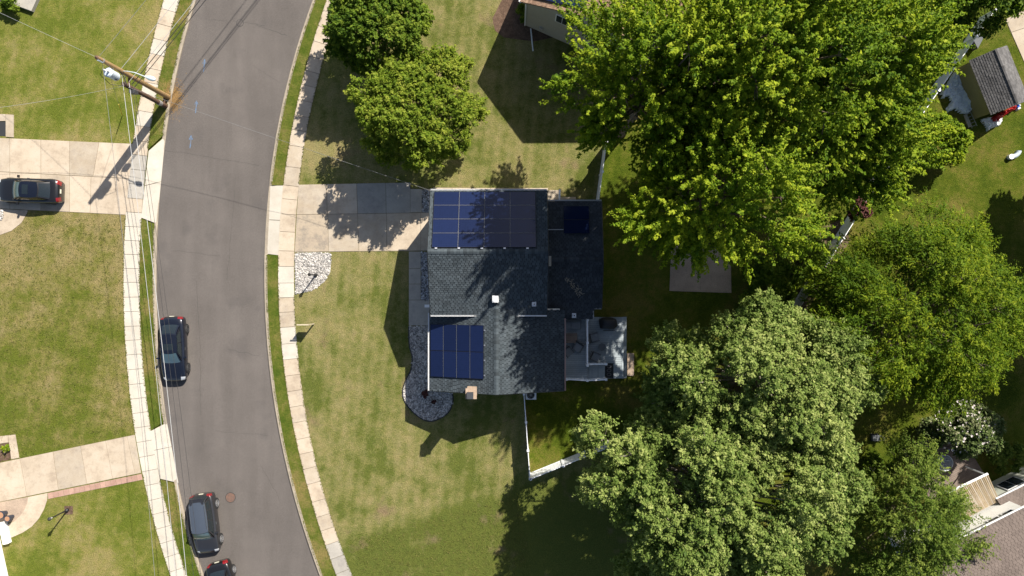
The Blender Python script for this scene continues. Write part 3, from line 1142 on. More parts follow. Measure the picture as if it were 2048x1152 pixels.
def window(parent, c, ux, w, h, z, depth=0.05):
    """window on an upright wall: plan centre c on the wall face, ux along the wall; outward normal is ux turned clockwise"""
    ux = Vector((ux[0], ux[1], 0)).normalized()
    nn = Vector((ux.y, -ux.x, 0))
    fr = MB()
    c = Vector((c[0], c[1], z))
    fr.slab3(c - ux * (w / 2 + 0.07) - Vector((0, 0, 0.07)), ux, Vector((0, 0, 1)), nn, w + 0.14, h + 0.14, depth)
    f = build('window', fr, 'white_trim', parent)
    for i in range(2):
        pa = MB()
        pa.slab3(c - ux * (w / 2) + ux * (i * (w / 2 + 0.015)) + nn * (depth - 0.01), ux, Vector((0, 0, 1)), nn, w / 2 - 0.015, h, 0.016)
        build('pane', pa, 'window_pane', f)
    return f


def wall_box(parent, x0, x1, y0, y1, z1, mat, gable=None):
    """upright walls of a block; gable = ('x'|'y', ridge height): ridge runs along that axis"""
    mb = MB()
    if not gable:
        mb.box(x0, x1, y0, y1, 0.0, z1)
    else:
        ax, zr = gable
        if ax == 'x':
            ym = (y0 + y1) / 2
            for x in (x0, x1):
                mb.v += [(x, y0, 0), (x, y1, 0), (x, y1, z1), (x, ym, zr), (x, y0, z1)]
        else:
            xm = (x0 + x1) / 2
            for y in (y0, y1):
                mb.v += [(x0, y, 0), (x1, y, 0), (x1, y, z1), (xm, y, zr), (x0, y, z1)]
        mb.addf((0, 1, 2, 3, 4)); mb.addf((9, 8, 7, 6, 5))
        for i in range(5):
            mb.addf((i, 5 + i, 5 + (i + 1) % 5, (i + 1) % 5))
    return build('wall', mb, mat, parent)


# ================================================================== the main house
house = thing('house', 'slate-roofed house with solar panels in the middle of the picture', 'house', (-1.5, 0, 0))
# two-storey block, ridge along x
UX0, UX1, UYb, UYt, UE, UR = -5.72, 2.45, -1.89, 6.84, 4.75, 6.45
UM = (UYb + UYt) / 2
wall_box(house, UX0 + 0.30, UX1 - 0.25, UYb + 0.32, UYt - 0.32, UE + 0.02, 'siding_white', ('x', UR - 0.15))
rf_t, O_t, u_t, v_t, n_t = roof_slope(house, [(UX1, UYt, UE), (UX0, UYt, UE), (UX0, UM, UR), (UX1, UM, UR)], 'shingle_slate', seed=1)
rf_b, O_b, u_b, v_b, n_b = roof_slope(house, [(UX0, UYb, UE), (UX1, UYb, UE), (UX1, UM, UR), (UX0, UM, UR)], 'shingle_slate', seed=2)
ridge_cap(house, (UX0, UM, UR), (UX1, UM, UR), 'shingle_slate')
# lower block, ridge along y, its roof running up into the two-storey roof
LX0, LX1, LYb, LE, LR = -5.95, 3.78, -7.40, 3.40, 5.30
LM = (LX0 + LX1) / 2
sl = (LR - LE) / (LM - LX0)
us = (UR - UE) / (UM - UYb)
xv0 = LX0 + (UE - LE) / sl
xv1 = LX1 - (UE - LE) / sl
yv = UYb + (LR - UE) / us
wall_box(house, LX0 + 0.34, LX1 - 0.34, LYb + 0.30, UYb + 0.4, LE + 0.05, 'siding_white', ('y', LR - 0.16))
rf_l, O_l, u_l, v_l, n_l = roof_slope(house, [(LX0, UYb + 0.3, LE), (LX0, LYb, LE), (LM, LYb, LR), (LM, yv, LR + 0.0), (xv0, UYb, UE), (xv0, UYb + 0.3, UE)], 'shingle_slate', seed=3)
rf_r, O_r, u_r, v_r, n_r = roof_slope(house, [(LX1, LYb, LE), (LX1, UYb + 0.3, LE), (xv1, UYb + 0.3, UE), (xv1, UYb, UE), (LM, yv, LR), (LM, LYb, LR)], 'shingle_slate', seed=4)
ridge_cap(house, (LM, LYb, LR), (LM, yv, LR), 'shingle_slate')
# rear addition with low gable
AX0, AX1, AYb, AYt, AE, AR = UX1 - 0.25, 6.53, -2.26, 6.34, 2.80, 3.75
AM = (AYb + AYt) / 2
wall_box(house, AX0 - 0.2, AX1 - 0.25, AYb + 1.15, AYt - 0.3, AE - 0.02, 'siding_white', ('x', AR - 0.16))
mb = MB(); mb.box(3.9, 5.55, AYb + 0.3, AYb + 1.25, 0.0, AE - 0.05); build('wall', mb, 'siding_white', house)
roof_slope(house, [(AX1, AYt, AE), (AX0, AYt, AE), (AX0, AM, AR), (AX1, AM, AR)], 'shingle_dark', seed=5)
rA = roof_slope(house, [(AX0, AYb, AE), (5.88, AYb, AE), (5.88, AYb + 0.82, AE + 0.82 * (AR - AE) / (AM - AYb)), (AX1, AYb + 0.82, AE + 0.82 * (AR - AE) / (AM - AYb)), (AX1, AM, AR), (AX0, AM, AR)], 'shingle_dark', seed=6)
ridge_cap(house, (AX0 + 0.2, AM, AR), (AX1, AM, AR), 'shingle_dark')
# gutters and edge trim
gutter(house, (UX0, UYt + 0.06, UE + 0.02), (UX1, UYt + 0.06, UE + 0.02))
gutter(house, (UX0, UYb - 0.06, UE + 0.02), (xv0 + 0.02, UYb - 0.06, UE + 0.02))
gutter(house, (xv1 - 0.02, UYb - 0.06, UE + 0.02), (UX1, UYb - 0.06, UE + 0.02))
gutter(house, (LX0 - 0.06, LYb, LE + 0.02), (LX0 - 0.06, UYb + 0.1, LE + 0.02))
gutter(house, (LX1 + 0.06, LYb, LE + 0.02), (LX1 + 0.06, UYb - 0.3, LE + 0.02), 'gutter', 'copper_pink', 0.08)
gutter(house, (AX0 + 0.3, AYt + 0.06, AE + 0.02), (AX1, AYt + 0.06, AE + 0.02), 'gutter', 'galv', 0.08)
gutter(house, (5.90, AYb + 0.76, AE + 0.04), (AX1, AYb + 0.76, AE + 0.04), 'gutter', 'galv', 0.08)
gutter(house, (5.93, AYb, AE + 0.06), (5.93, AYb + 0.76, AE + 0.06), 'gutter', 'white_trim', 0.06)
a = at(1093, 617, 3.6); b = at(1129, 639, 3.3)
gutter(house, a, b, 'flashing', 'copper_pink', 0.04)
a = at(1096, 459, 3.75); b = at(1127, 459, 3.75)
gutter(house, a, b, 'flashing', 'galv', 0.05)
mb = MB(); mb.box(*sorted((at(1095, 0, 4).x, at(1102.5, 0, 4).x)), at(0, 532, 4).y, at(0, 512, 4).y, 3.66, 4.0)
build('skylight_box', mb, 'concrete_grey', house)
# downspout top corner and thin rake trims
for (p, q) in (((UX0 - 0.01, UYb, UE - 0.05), (UX0 - 0.01, UM, UR - 0.05)), ((UX0 - 0.01, UM, UR - 0.05), (UX0 - 0.01, UYt, UE - 0.05)), ((UX1 + 0.01, UYb, UE - 0.05), (UX1 + 0.01, UM, UR - 0.05)),
               ((UX1 + 0.01, UM, UR - 0.05), (UX1 + 0.01, UYt, UE - 0.05)), ((LX0, LYb - 0.01, LE - 0.05), (LM, LYb - 0.01, LR - 0.05)), ((LM, LYb - 0.01, LR - 0.05), (LX1, LYb - 0.01, LE - 0.05)),
               ((AX1 + 0.01, AYt, AE - 0.05), (AX1 + 0.01, AM, AR - 0.05)), ((AX1 + 0.01, AM, AR - 0.05), (AX1 + 0.01, AYb + 0.82, AE + 0.1))):
    mb = MB(); mb.tube([p, q], 0.04, 4); build('rake_board', mb, 'flue_grey', house)
# solar arrays
pw, ph = 1.755, 1.055
for i in range(4):
    for j in range(4):
        solar_panel(house, O_t, u_t, v_t, n_t, (UX1 - 1.63) - 0 + (3 - i) * (pw + 0.014), 0.16 + j * (ph + 0.014), pw, ph)
for i in range(4):
    for j in range(2):
        solar_panel(house, O_l, u_l, v_l, n_l, (UYb + 0.3 + 2.60) + j * 1.885, 0.14 + i * (1.03 + 0.014), 1.87, 1.03)
for j in range(2):
    solar_panel(house, Vector((AX1, AYt, AE)), Vector((-1, 0, 0)), (Vector((AX1, AM, AR)) - Vector((AX1, AYt, AE))).normalized(),
                (AR - AE) * Vector((0, 0, 0)) + Vector((0, (AR - AE), (AYt - AM))).normalized(), AX1 - at(1178, 0, 3.1).x, 0.42 + j * 1.05, 1.86, 1.035)
# mounting clips and rail ends along the lower edges of the arrays
for i in range(5):
    mb = MB(); p = O_t + u_t * (UX1 - 1.63 + 0.5 + i * 1.55) + v_t * (0.16 + 4 * (ph + 0.014)) + n_t * 0.06
    mb.slab3(p, u_t, v_t, n_t, 0.16, 0.10, 0.05); build('rail_end', mb, 'rail_metal', house)
for i in range(4):
    mb = MB(); p = O_l + u_l * (UYb + 0.3 + 2.9 + i * 1.05) + v_l * (0.14 + 4 * 1.044) + n_l * 0.05
    mb.slab3(p, u_l, v_l, n_l, 0.10, 0.09, 0.05); build('rail_end', mb, 'rail_metal', house)
for j in range(1, 4):
    mb = MB(); p = O_l + u_l * (UYb + 0.3 + 2.6) + v_l * (0.14 + j * 1.044 - 0.012) + n_l * 0.125
    mb.slab3(p, u_l, v_l, n_l, 3.755, 0.006, 0.006); build('panel_seam', mb, 'galv', house)
    mb = MB(); p = O_t + u_t * (UX1 - 1.63) + v_t * (0.16 + j * (ph + 0.014) - 0.013) + n_t * 0.125
    mb.slab3(p, u_t, v_t, n_t, 4 * pw + 0.04, 0.005, 0.006); build('panel_seam', mb, 'galv', house)
    mb = MB(); p = O_t + u_t * (UX1 - 1.63 + j * (pw + 0.014) - 0.013) + v_t * 0.16 + n_t * 0.1225
    mb.slab3(p, u_t, v_t, n_t, 0.005, 4 * (ph + 0.014), 0.005); build('panel_seam', mb, 'galv', house)
# black conduit and cap strip above lower array
mb = MB(); p = at(935, 636, 4.2); q = at(935, 651, 4.1); mb.tube([p, q], 0.02, 5); build('conduit', mb, 'galv', house)


# roof vents
def vent_box(c, s, h):
    mb = MB(); mb.box(c.x - s / 2, c.x + s / 2, c.y - s / 2 * 1.1, c.y + s / 2 * 1.1, c.z - 0.25, c.z + h)
    v_ = build('roof_vent', mb, 'white_trim', house)
    mb = MB(); mb.box(c.x - s * 0.4, c.x + s * 0.4, c.y - s * 0.42, c.y + s * 0.42, c.z + h - 0.01, c.z + h + 0.03)
    build('vent_lid', mb, 'vinyl', v_)


def vent_pipe(c):
    mb = MB(); mb.obox(c, (1, 0), (0, 1), 0.30, 0.34, c.z - 0.12, c.z + 0.07)
    v_ = build('pipe_flashing', mb, 'galv', house)
    mb = MB(); mb.lathe((c.x, c.y), [(0.085, c.z - 0.1), (0.08, c.z + 0.32)], 12)
    build('vent_pipe', mb, 'white_trim', v_)
    mb = MB(); mb.lathe((c.x, c.y), [(0.055, c.z + 0.3), (0.055, c.z + 0.325)], 12)
    build('pipe_mouth', mb, 'dark_void', v_)


def on_upper(pxx, pyy):
    for _ in range(1):
        h = 5.5
        for k in range(8):
            p = at(pxx, pyy, h)
            h = UR - abs(p.y - UM) * us
    return at(pxx, pyy, h)


vent_box(on_upper(991, 598), 0.42, 0.42)
vent_pipe(on_upper(1068, 608))
vent_pipe(at(1148, 631, 2.95))
# chimney with courses of single bricks
cc = at(943, 787, 5.6)
cw, cd = 0.66, 0.62
cx0, cy1 = cc.x - cw / 2, cc.y + cd / 2 + 0.05
mb = MB(); mb.box(cx0 + 0.03, cx0 + cw - 0.03, cy1 - cd + 0.03, cy1 - 0.03, 0.0, 5.98); chim = build('chimney', mb, 'concrete_old', house)
mb = MB()
for k in range(35):
    z = 3.2 + k * 0.08
    for side in range(4):
        L = cw if side % 2 == 0 else cd
        cuts = [0, L / 3, 2 * L / 3, L] if k % 2 else [0, L / 6, L / 2, 5 * L / 6, L]
        for s0, s1 in zip(cuts[:-1], cuts[1:]):
            s0 += 0.006; s1 -= 0.006
            if side == 0: mb.box(cx0 + s0, cx0 + s1, cy1 - cd, cy1 - cd + 0.04, z, z + 0.068)
            elif side == 2: mb.box(cx0 + s0, cx0 + s1, cy1 - 0.04, cy1, z, z + 0.068)
            elif side == 1: mb.box(cx0, cx0 + 0.04, cy1 - cd + max(s0, 0.045), cy1 - cd + min(s1, L - 0.045), z, z + 0.067)
            else: mb.box(cx0 + cw - 0.04, cx0 + cw, cy1 - cd + max(s0, 0.045), cy1 - cd + min(s1, L - 0.045), z, z + 0.067)
build('bricks', mb, 'brick_tan', chim, kind='stuff')
mb = MB(); mb.box(cx0 - 0.05, cx0 + cw + 0.05, cy1 - cd - 0.05, cy1 + 0.05, 5.96, 6.06); build('chimney_crown', mb, 'brick_tan', chim)
mb = MB(); mb.box(cx0 + 0.06, cx0 + cw - 0.17, cy1 - cd - 0.02, cy1 - 0.18, 6.06, 6.30); build('flue_cap', mb, 'flue_grey', chim)
# front details under the eaves
mb = MB(); mb.box(UX0 + 0.26, UX0 + 0.30, 2.9, 6.0, 0.13, 2.4); gd = build('garage_door', mb, 'white_trim', house)
for k in range(4):
    mb = MB(); mb.box(UX0 + 0.245, UX0 + 0.26, 2.95, 5.95, 0.17 + k * 0.56, 0.69 + k * 0.56); build('door_panel', mb, 'vinyl', gd)
mb = MB(); mb.box(UX0 + 0.25, UX0 + 0.30, -1.2, -0.25, 0.2, 2.3); fd = build('front_door', mb, 'pot_navy', house)
window(house, (UX0 + 0.30, 1.2), (0, -1), 1.3, 1.2, 3.1)
window(house, (UX0 + 0.30, 4.5), (0, -1), 1.3, 1.2, 3.1)
window(house, (LX0 + 0.34, -4.6), (0, -1), 2.0, 1.2, 1.2)
window(house, (-2.4, LYb + 0.30), (1, 0), 1.0, 1.2, 1.2)
window(house, (1.2, LYb + 0.30), (1, 0), 1.2, 1.2, 1.2)
window(house, (-3.0, UYt - 0.32), (-1, 0), 1.0, 1.1, 3.0)
# porch lamp arm at the front corner
mb = MB(); p = at(853, 612, 3.0); mb.box(p.x - 0.14, p.x + 0.3, p.y - 0.10, p.y + 0.10, 2.75, 3.0); build('gutter_elbow', mb, 'white_trim', house)
# white downspout by the side path
a = at(1119, 400, 2.6); b = at(1120, 378, 2.6)
mb = MB(); mb.tube([(a.x, a.y, 0.2), (a.x, a.y, 2.4), (b.x, b.y, 2.4)], 0.07, 6); build('downspout', mb, 'white_trim', house)
# dry twigs lying on the addition roof
mb = MB(); rr = random.Random(4)
for i in range(70):
    s = rr.random()
    c = at(1132 + s * 28 + rr.uniform(-4, 4), 556 + s * 32 + rr.uniform(-4, 4), 3.5)
    a_ = rr.uniform(0, 6.28); L_ = rr.uniform(0.05, 0.22)
    mb.tube([(c.x, c.y, 3.66), (c.x + math.cos(a_) * L_, c.y + math.sin(a_) * L_, 3.70 + rr.uniform(0, 0.06))], 0.014, 4)
tag(build('twig_litter', mb, 'bark_pale', kind='stuff'), 'dry twigs lying on the dark rear roof', 'twigs')

# AC condenser
p = at(1062, 789, 0.8)
ac = thing('air_conditioner', 'grey air conditioner unit by the lower house wall', 'air conditioner', (p.x, p.y, 0.1))
mb = MB(); mb.box(p.x - 0.40, p.x + 0.40, p.y - 0.38, p.y + 0.30, 0.1, 0.85); build('cabinet', mb, 'vinyl', ac)
mb = MB(); mb.lathe((p.x - 0.02, p.y - 0.03), [(0.29, 0.84), (0.29, 0.86)], 20); build('fan_guard', mb, 'dark_void', ac)
mb = MB()
for q in range(6):
    a_ = q * math.pi / 6
    mb.tube([(p.x - 0.02 - math.cos(a_) * 0.28, p.y - 0.03 - math.sin(a_) * 0.28, 0.875), (p.x - 0.02 + math.cos(a_) * 0.28, p.y - 0.03 + math.sin(a_) * 0.28, 0.875)], 0.008, 4)
build('grille', mb, 'galv', ac)

# ================================================================== deck behind the house
dk = thing('deck', 'two-level grey board deck with white railings behind the house', 'deck', tuple(at(1190, 700)))
ZD1, ZD2 = 0.55, 0.95
x0, x1 = at(1176, 0, ZD1).x, at(1247, 0, ZD1).x
y0, y1 = at(0, 757, ZD1).y, at(0, 634, ZD1).y
mb = MB(); mb.box(x0 - 1.9, x1 - 0.05, y0 + 0.05, y1 - 0.05, 0.1, ZD1 - 0.03); build('frame', mb, 'flue_grey', dk)
n = 29
bw = (y1 - y0) / n
for i in range(n):
    mb = MB(); mb.box(x0, x1, y0 + i * bw + 0.006, y0 + (i + 1) * bw - 0.006, ZD1 - 0.028, ZD1); build('board', mb, 'deck_board', dk)
mb = MB(); mb.box(x1 + 0.01, x1 + 0.26, y0, y1, 0.30, ZD1 - 0.18); build('step', mb, 'deck_board', dk)
mb = MB(); mb.box(x1 - 0.14, x1 - 0.01, y0 - 0.0, y1 + 0.0, ZD1 + 0.001, ZD1 + 0.012); build('border_board', mb, 'deck_board', dk)
xu0, xu1 = LX1 - 0.3, at(1175, 0, ZD2).x
yu0, yu1 = at(0, 757, ZD2).y, AYb + 0.35
mb = MB(); mb.box(xu0, xu1 - 0.02, yu0 + 0.02, yu1 - 0.02, 0.1, ZD2 - 0.03); build('frame', mb, 'flue_grey', dk)
n = int((yu1 - yu0) / 0.148)
bw = (yu1 - yu0) / n
for i in range(n):
    mb = MB(); mb.box(xu0, xu1, yu0 + i * bw + 0.006, yu0 + (i + 1) * bw - 0.006, ZD2 - 0.028, ZD2); build('board', mb, 'deck_board', dk)
# stairs down between rails: boards run the other way
sx0, sx1 = xu1 + 0.01, at(1210, 0, 0.8).x
sy0, sy1 = at(0, 756, 0.75).y, at(0, 731, 0.75).y
for i in range(9):
    w = (sx1 - sx0) / 9
    mb = MB(); mb.box(sx0 + i * w + 0.005, sx0 + (i + 1) * w - 0.005, sy0, sy1, 0.72, 0.75); build('board', mb, 'deck_board', dk)
mb = MB(); mb.box(sx0 + 0.02, sx1 - 0.02, sy0 + 0.02, sy1 - 0.02, ZD1 + 0.005, 0.715); build('riser', mb, 'deck_board', dk)


def railing(a, b, z, h=0.95, posts=2):
    a = Vector((a.x, a.y, z)); b = Vector((b.x, b.y, z))
    d = (b - a); L = d.length; d.normalize(); s = Vector((-d.y, d.x, 0))
    mb = MB(); mb.obox((a + b) / 2, d, s, L, 0.10, z + h - 0.05, z + h); build('top_rail', mb, 'vinyl', dk)
    mb = MB(); mb.obox((a + b) / 2, d, s, L, 0.05, z + 0.08, z + 0.13); build('bottom_rail', mb, 'vinyl', dk)
    mb = MB()
    k = int(L / 0.115)
    for i in range(1, k):
        c = a + d * (L * i / k)
        mb.obox(c, d, s, 0.038, 0.038, z + 0.12, z + h - 0.05)
    build('balusters', mb, 'vinyl', dk, kind='stuff')
    for i in range(posts):
        c = a + d * (L * i / (posts - 1))
        mb = MB(); mb.obox(c, d, s, 0.13, 0.13, z - 0.4, z + h + 0.05)
        pst = build('post', mb, 'vinyl', dk)
        mb = MB(); mb.obox(c, d, s, 0.17, 0.17, z + h + 0.05, z + h + 0.08); build('post_cap', mb, 'vinyl', pst)


railing(at(1175, 640, 1.9), at(1175, 731, 1.9), ZD2, 0.95, 3)
railing(at(1176, 729, 1.8), at(1212, 728, 1.6), ZD2 - 0.15, 0.9, 2)
railing(at(1133, 758.5, 1.9), at(1175, 761, 1.9), ZD2, 0.95, 2)
railing(at(1175, 761.5, 1.9), at(1212, 759, 1.7), ZD2 - 0.12, 0.9, 2)
# step slab at deck foot
p0, p1 = at(1254, 751), at(1267, 706)
mb = MB(); mb.box(p0.x, p1.x, p0.y, p1.y, 0.05, 0.20); tag(build('step_slab', mb, 'concrete_patio'), 'brown concrete slab at the foot of the deck', 'step')

# grill under a black cover
p = at(1217, 647, 1.0)
gr = thing('grill', 'grill under a black cover at the upper edge of the deck', 'grill', (p.x, p.y, ZD1))
mb = MB()
prof = []
rings = []
for k, (s, z) in enumerate(((1.05, 0.0), (1.0, 0.35), (0.95, 0.75), (0.85, 0.98), (0.55, 1.10), (0.1, 1.13))):
    ring = len(mb.v)
    for j in range(20):
        a_ = 2 * math.pi * j / 20
        e = 0.5
        cxp = math.copysign(abs(math.cos(a_)) ** e, math.cos(a_)); cyp = math.copysign(abs(math.sin(a_)) ** e, math.sin(a_))
        w = 1 + 0.05 * math.sin(5 * a_ + k)
        mb.v.append((p.x + cxp * 0.63 * s * w, p.y + cyp * 0.42 * s * w, ZD1 + z))
    rings.append(ring)
for i in range(5):
    for j in range(20):
        j2 = (j + 1) % 20
        mb.addf((rings[i] + j, rings[i] + j2, rings[i + 1] + j2, rings[i + 1] + j))
mb.addf([rings[-1] + j for j in range(20)])
build('cover', mb, 'black_cover', gr, smooth=True)
mb = MB(); mb.tube([(p.x - 0.45, p.y - 0.5, ZD1 + 0.85), (p.x + 0.45, p.y - 0.5, ZD1 + 0.85)], 0.03, 6); build('handle', mb, 'black_metal', gr)


def lounge_chair(pxx, pyy, z, ang, label, w=0.62):
    c = at(pxx, pyy, z + 0.4)
    t_ = thing('patio_chair', label, 'chair', (c.x, c.y, z), ang, 'patio chairs on the deck', local=True)
    mb = MB(); mb.box(-w / 2, w / 2, -0.30, 0.30, 0.30, 0.38); build('seat', mb, 'grey_wicker', t_)
    mb = MB(); mb.box(-w / 2 + 0.05, w / 2 - 0.05, -0.26, 0.29, 0.381, 0.46); build('cushion', mb, 'grey_cushion', t_)
    mb = MB()
    up = Vector((0, -0.28, 0.96)).normalized()
    mb.slab3(Vector((-w / 2, -0.30, 0.32)), Vector((1, 0, 0)), up, Vector((1, 0, 0)).cross(up) * -1, w, 0.62, -0.07); build('backrest', mb, 'grey_wicker', t_)
    for s in (-1, 1):
        mb = MB(); mb.box(s * w / 2 - 0.04, s * w / 2 + 0.04, -0.32, 0.30, 0.52, 0.57); build('armrest', mb, 'grey_wicker', t_)
        for yy in (-0.26, 0.26):
            mb = MB(); mb.box(s * w / 2 - 0.025, s * w / 2 + 0.025, yy - 0.025, yy + 0.025, 0.0, 0.52); build('leg', mb, 'grey_wicker', t_)


lounge_chair(1189, 675, ZD1, R(-75), 'grey patio chair on the lower deck, nearest the grill')
lounge_chair(1191, 714, ZD1, R(-115), 'grey patio chair on the lower deck above the stair rail')
lounge_chair(1156, 695, ZD2, R(150), 'grey patio chair on the upper deck beside the long white railing')
lounge_chair(1137, 704, ZD2, R(-140), 'grey patio chair on the upper deck beside the roof edge')
# sofa and low table on the upper deck
p = at(1142, 649, 1.3)
so = thing('patio_sofa', 'dark grey patio sofa against the rear wall on the upper deck', 'sofa', (p.x, p.y, ZD2))
mb = MB(); mb.box(p.x - 0.75, p.x + 0.75, p.y - 0.35, p.y + 0.35, ZD2 + 0.12, ZD2 + 0.38); build('base', mb, 'grey_wicker', so)
for k in range(2):
    mb = MB(); mb.box(p.x - 0.70 + k * 0.71, p.x - 0.02 + k * 0.71, p.y - 0.33, p.y + 0.18, ZD2 + 0.381, ZD2 + 0.50); build('cushion', mb, 'grey_cushion', so)
mb = MB(); mb.box(p.x - 0.75, p.x + 0.75, p.y + 0.2, p.y + 0.38, ZD2 + 0.38, ZD2 + 0.8); build('backrest', mb, 'grey_wicker', so)
p = at(1141, 676, 1.3)
ct = thing('coffee_table', 'brown slatted coffee table in front of the patio sofa', 'table', (p.x, p.y, ZD2))
for k in range(6):
    mb = MB(); mb.box(p.x - 0.5, p.x + 0.5, p.y - 0.36 + k * 0.12, p.y - 0.25 + k * 0.12, ZD2 + 0.38, ZD2 + 0.42); build('slat', mb, 'deck_wood', ct)
for sx in (-0.44, 0.44):
    for sy in (-0.3, 0.3):
        mb = MB(); mb.box(p.x + sx - 0.03, p.x + sx + 0.03, p.y + sy - 0.03, p.y + sy + 0.03, ZD2, ZD2 + 0.38); build('leg', mb, 'deck_wood', ct)
p = at(1204, 694, 1.0)
st = thing('side_table', 'small round dark table between the two lower deck chairs', 'table', (p.x, p.y, ZD1))
mb = MB(); mb.lathe((p.x, p.y), [(0.27, ZD1 + 0.42), (0.28, ZD1 + 0.45)], 20); build('table_top', mb, 'grey_wicker', st)
mb = MB(); mb.lathe((p.x, p.y), [(0.16, ZD1), (0.05, ZD1 + 0.05), (0.05, ZD1 + 0.42)], 12); build('pedestal', mb, 'grey_wicker', st)
p = at(1218, 741, ZD1)
mt = thing('door_mat', 'black patterned mat on the deck below the stairs', 'mat', (p.x, p.y, ZD1))
mb = MB(); mb.box(p.x - 0.34, p.x + 0.34, p.y - 0.58, p.y + 0.56, ZD1 + 0.002, ZD1 + 0.014); build('base', mb, 'dark_mat', mt)
for (sx, sy) in ((0, 0), (0, 0.3), (0, -0.3)):
    mb = MB()
    for j in range(16):
        a_ = j / 16 * 6.283; a2 = (j + 1) / 16 * 6.283
        mb.quad((p.x + sx + 0.17 * math.cos(a_), p.y + sy + 0.12 * math.sin(a_), ZD1 + 0.018), (p.x + sx + 0.17 * math.cos(a2), p.y + sy + 0.12 * math.sin(a2), ZD1 + 0.018),
                (p.x + sx + 0.12 * math.cos(a2), p.y + sy + 0.08 * math.sin(a2), ZD1 + 0.018), (p.x + sx + 0.12 * math.cos(a_), p.y + sy + 0.08 * math.sin(a_), ZD1 + 0.018))
    build('pattern_ring', mb, 'mat_pattern', mt)


# ================================================================== white vinyl fences
def fence(pts, label, h=1.83, post_at=None, span=2.3):
    P = [at(a, b, h * 0 + hh) for a, b, hh in pts]
    t_ = thing('fence', label, 'fence', (P[0].x, P[0].y, 0))
    first = True
    for a, b in zip(P[:-1], P[1:]):
        a = Vector((a.x, a.y, 0)); b = Vector((b.x, b.y, 0))
        d = b - a; L = d.length; d.normalize(); s = Vector((-d.y, d.x, 0))
        n = max(1, round(L / span))
        for i in range(n + 1):
            if i == 0 and not first:
                continue
            c = a + d * (L * i / n)
            mb = MB(); mb.obox(c, d, s, 0.13, 0.13, 0.0, h + 0.06); ps = build('post', mb, 'vinyl', t_)
            mb = MB(); mb.obox(c, d, s, 0.17, 0.17, h + 0.06, h + 0.09); build('post_cap', mb, 'vinyl', ps)
        for i in range(n):
            c0 = a + d * (L * i / n + 0.065); c1 = a + d * (L * (i + 1) / n - 0.065)
            m_ = (c0 + c1) / 2; l_ = (c1 - c0).length
            mb = MB(); mb.obox(m_, d, s, l_, 0.05, h - 0.10, h); build('top_rail', mb, 'vinyl', t_)
            mb = MB(); mb.obox(m_, d, s, l_, 0.05, 0.12, 0.26); build('bottom_rail', mb, 'vinyl', t_)
            nb = max(4, int(l_ / 0.29))
            for k in range(nb):
                q = c0 + d * (l_ * (k + 0.5) / nb)
                mb = MB(); mb.obox(q, d, s, l_ / nb - 0.008, 0.03, 0.25, h - 0.09); build('board', mb, 'vinyl', t_)
        first = False
    return t_


fence([(1048, 788, 1.8), (1060, 957, 1.8)], 'white vinyl fence running from the house wall down across the lawn')
fence([(1061.5, 958, 1.8), (1192, 905, 1.8), (1330, 850, 1.8)], 'white vinyl fence slanting from the lawn corner in under the pale tree')
fence([(1197, 402, 1.8), (1213, 285, 1.8)], 'white vinyl fence from the rear roof up to the big maples')
fence([(1990, 20, 1.8), (1840, 235, 1.8), (1722, 420, 1.8)], 'white vinyl fence beside the shed at upper right')
fence([(1720, 424, 1.8), (1590, 630, 1.8), (1560, 680, 1.8)], 'white vinyl fence between the maples and the golden tree')


# ================================================================== neighbours
def P2(v, h):
    return (v[0], v[1], h)


# house at the top: gable end towards us
nb = thing('house', 'tan sided neighbour house with solar panels at the top edge', 'house', tuple(at(1100, 0)))
cA = at(1040, 3, 5.0); d = Vector((0.915, -0.403, 0)).normalized(); e = Vector((d.y * -1, d.x, 0))
cA = Vector((cA.x, cA.y, 0))
HW, EV, RG, LEN = 5.65, 5.0, 7.65, 11.0
mb = MB()
i0 = cA + d * 0.35 + e * 0.35; i1 = cA + d * (2 * HW - 0.35) + e * 0.35; im = cA + d * HW + e * 0.35
f_ = [P2(i0, 0), P2(i1, 0), P2(i1, EV + 0.05), P2(im, RG - 0.15), P2(i0, EV + 0.05)]
bk = [tuple(Vector(q) + e * (LEN - 0.7)) for q in f_]
mb.v = f_ + bk
mb.addf((0, 1, 2, 3, 4)); mb.addf((9, 8, 7, 6, 5))
for i in range(5):
    mb.addf((i, 5 + i, 5 + (i + 1) % 5, (i + 1) % 5))
build('wall', mb, 'siding_tan', nb)
for k in range(30):     # lap siding courses
    z = 0.25 + k * 0.2
    hw = HW - 0.35 if z < EV else (HW - 0.35) * (RG - 0.15 - z) / (RG - 0.15 - EV)
    if hw < 0.3 or z > EV + 0.1:
        continue
    mb = MB(); mb.slab3(im - d * hw + Vector((0, 0, z)) - e * 0.02, d, Vector((0, 0, 1)), -e, hw * 2, 0.185, -0.018)
    build('siding_board', mb, 'siding_tan', nb)
roof_slope(nb, [P2(cA + e * LEN, EV), P2(cA, EV), P2(cA + d * HW, RG), P2(cA + d * HW + e * LEN, RG)], 'shingle_redbrown', seed=21)
rL = Vector(P2(cA, EV)); uL = e.copy(); vL = (Vector(P2(cA + d * HW, RG)) - rL).normalized(); nL = uL.cross(vL); nL = nL if nL.z > 0 else -nL
roof_slope(nb, [P2(cA + d * 2 * HW, EV), P2(cA + d * 2 * HW + e * LEN, EV), P2(cA + d * HW + e * LEN, RG), P2(cA + d * HW, RG)], 'shingle_redbrown', seed=22)
for i in range(4):
    for j in range(4):
        solar_panel(nb, rL, uL, vL, nL, 0.42 + j * 1.78, 0.75 + i * 1.06, 1.76, 1.05)
gutter(nb, P2(cA - d * 0.06, EV + 0.02), P2(cA - d * 0.06 + e * LEN, EV + 0.02))
mb = MB()
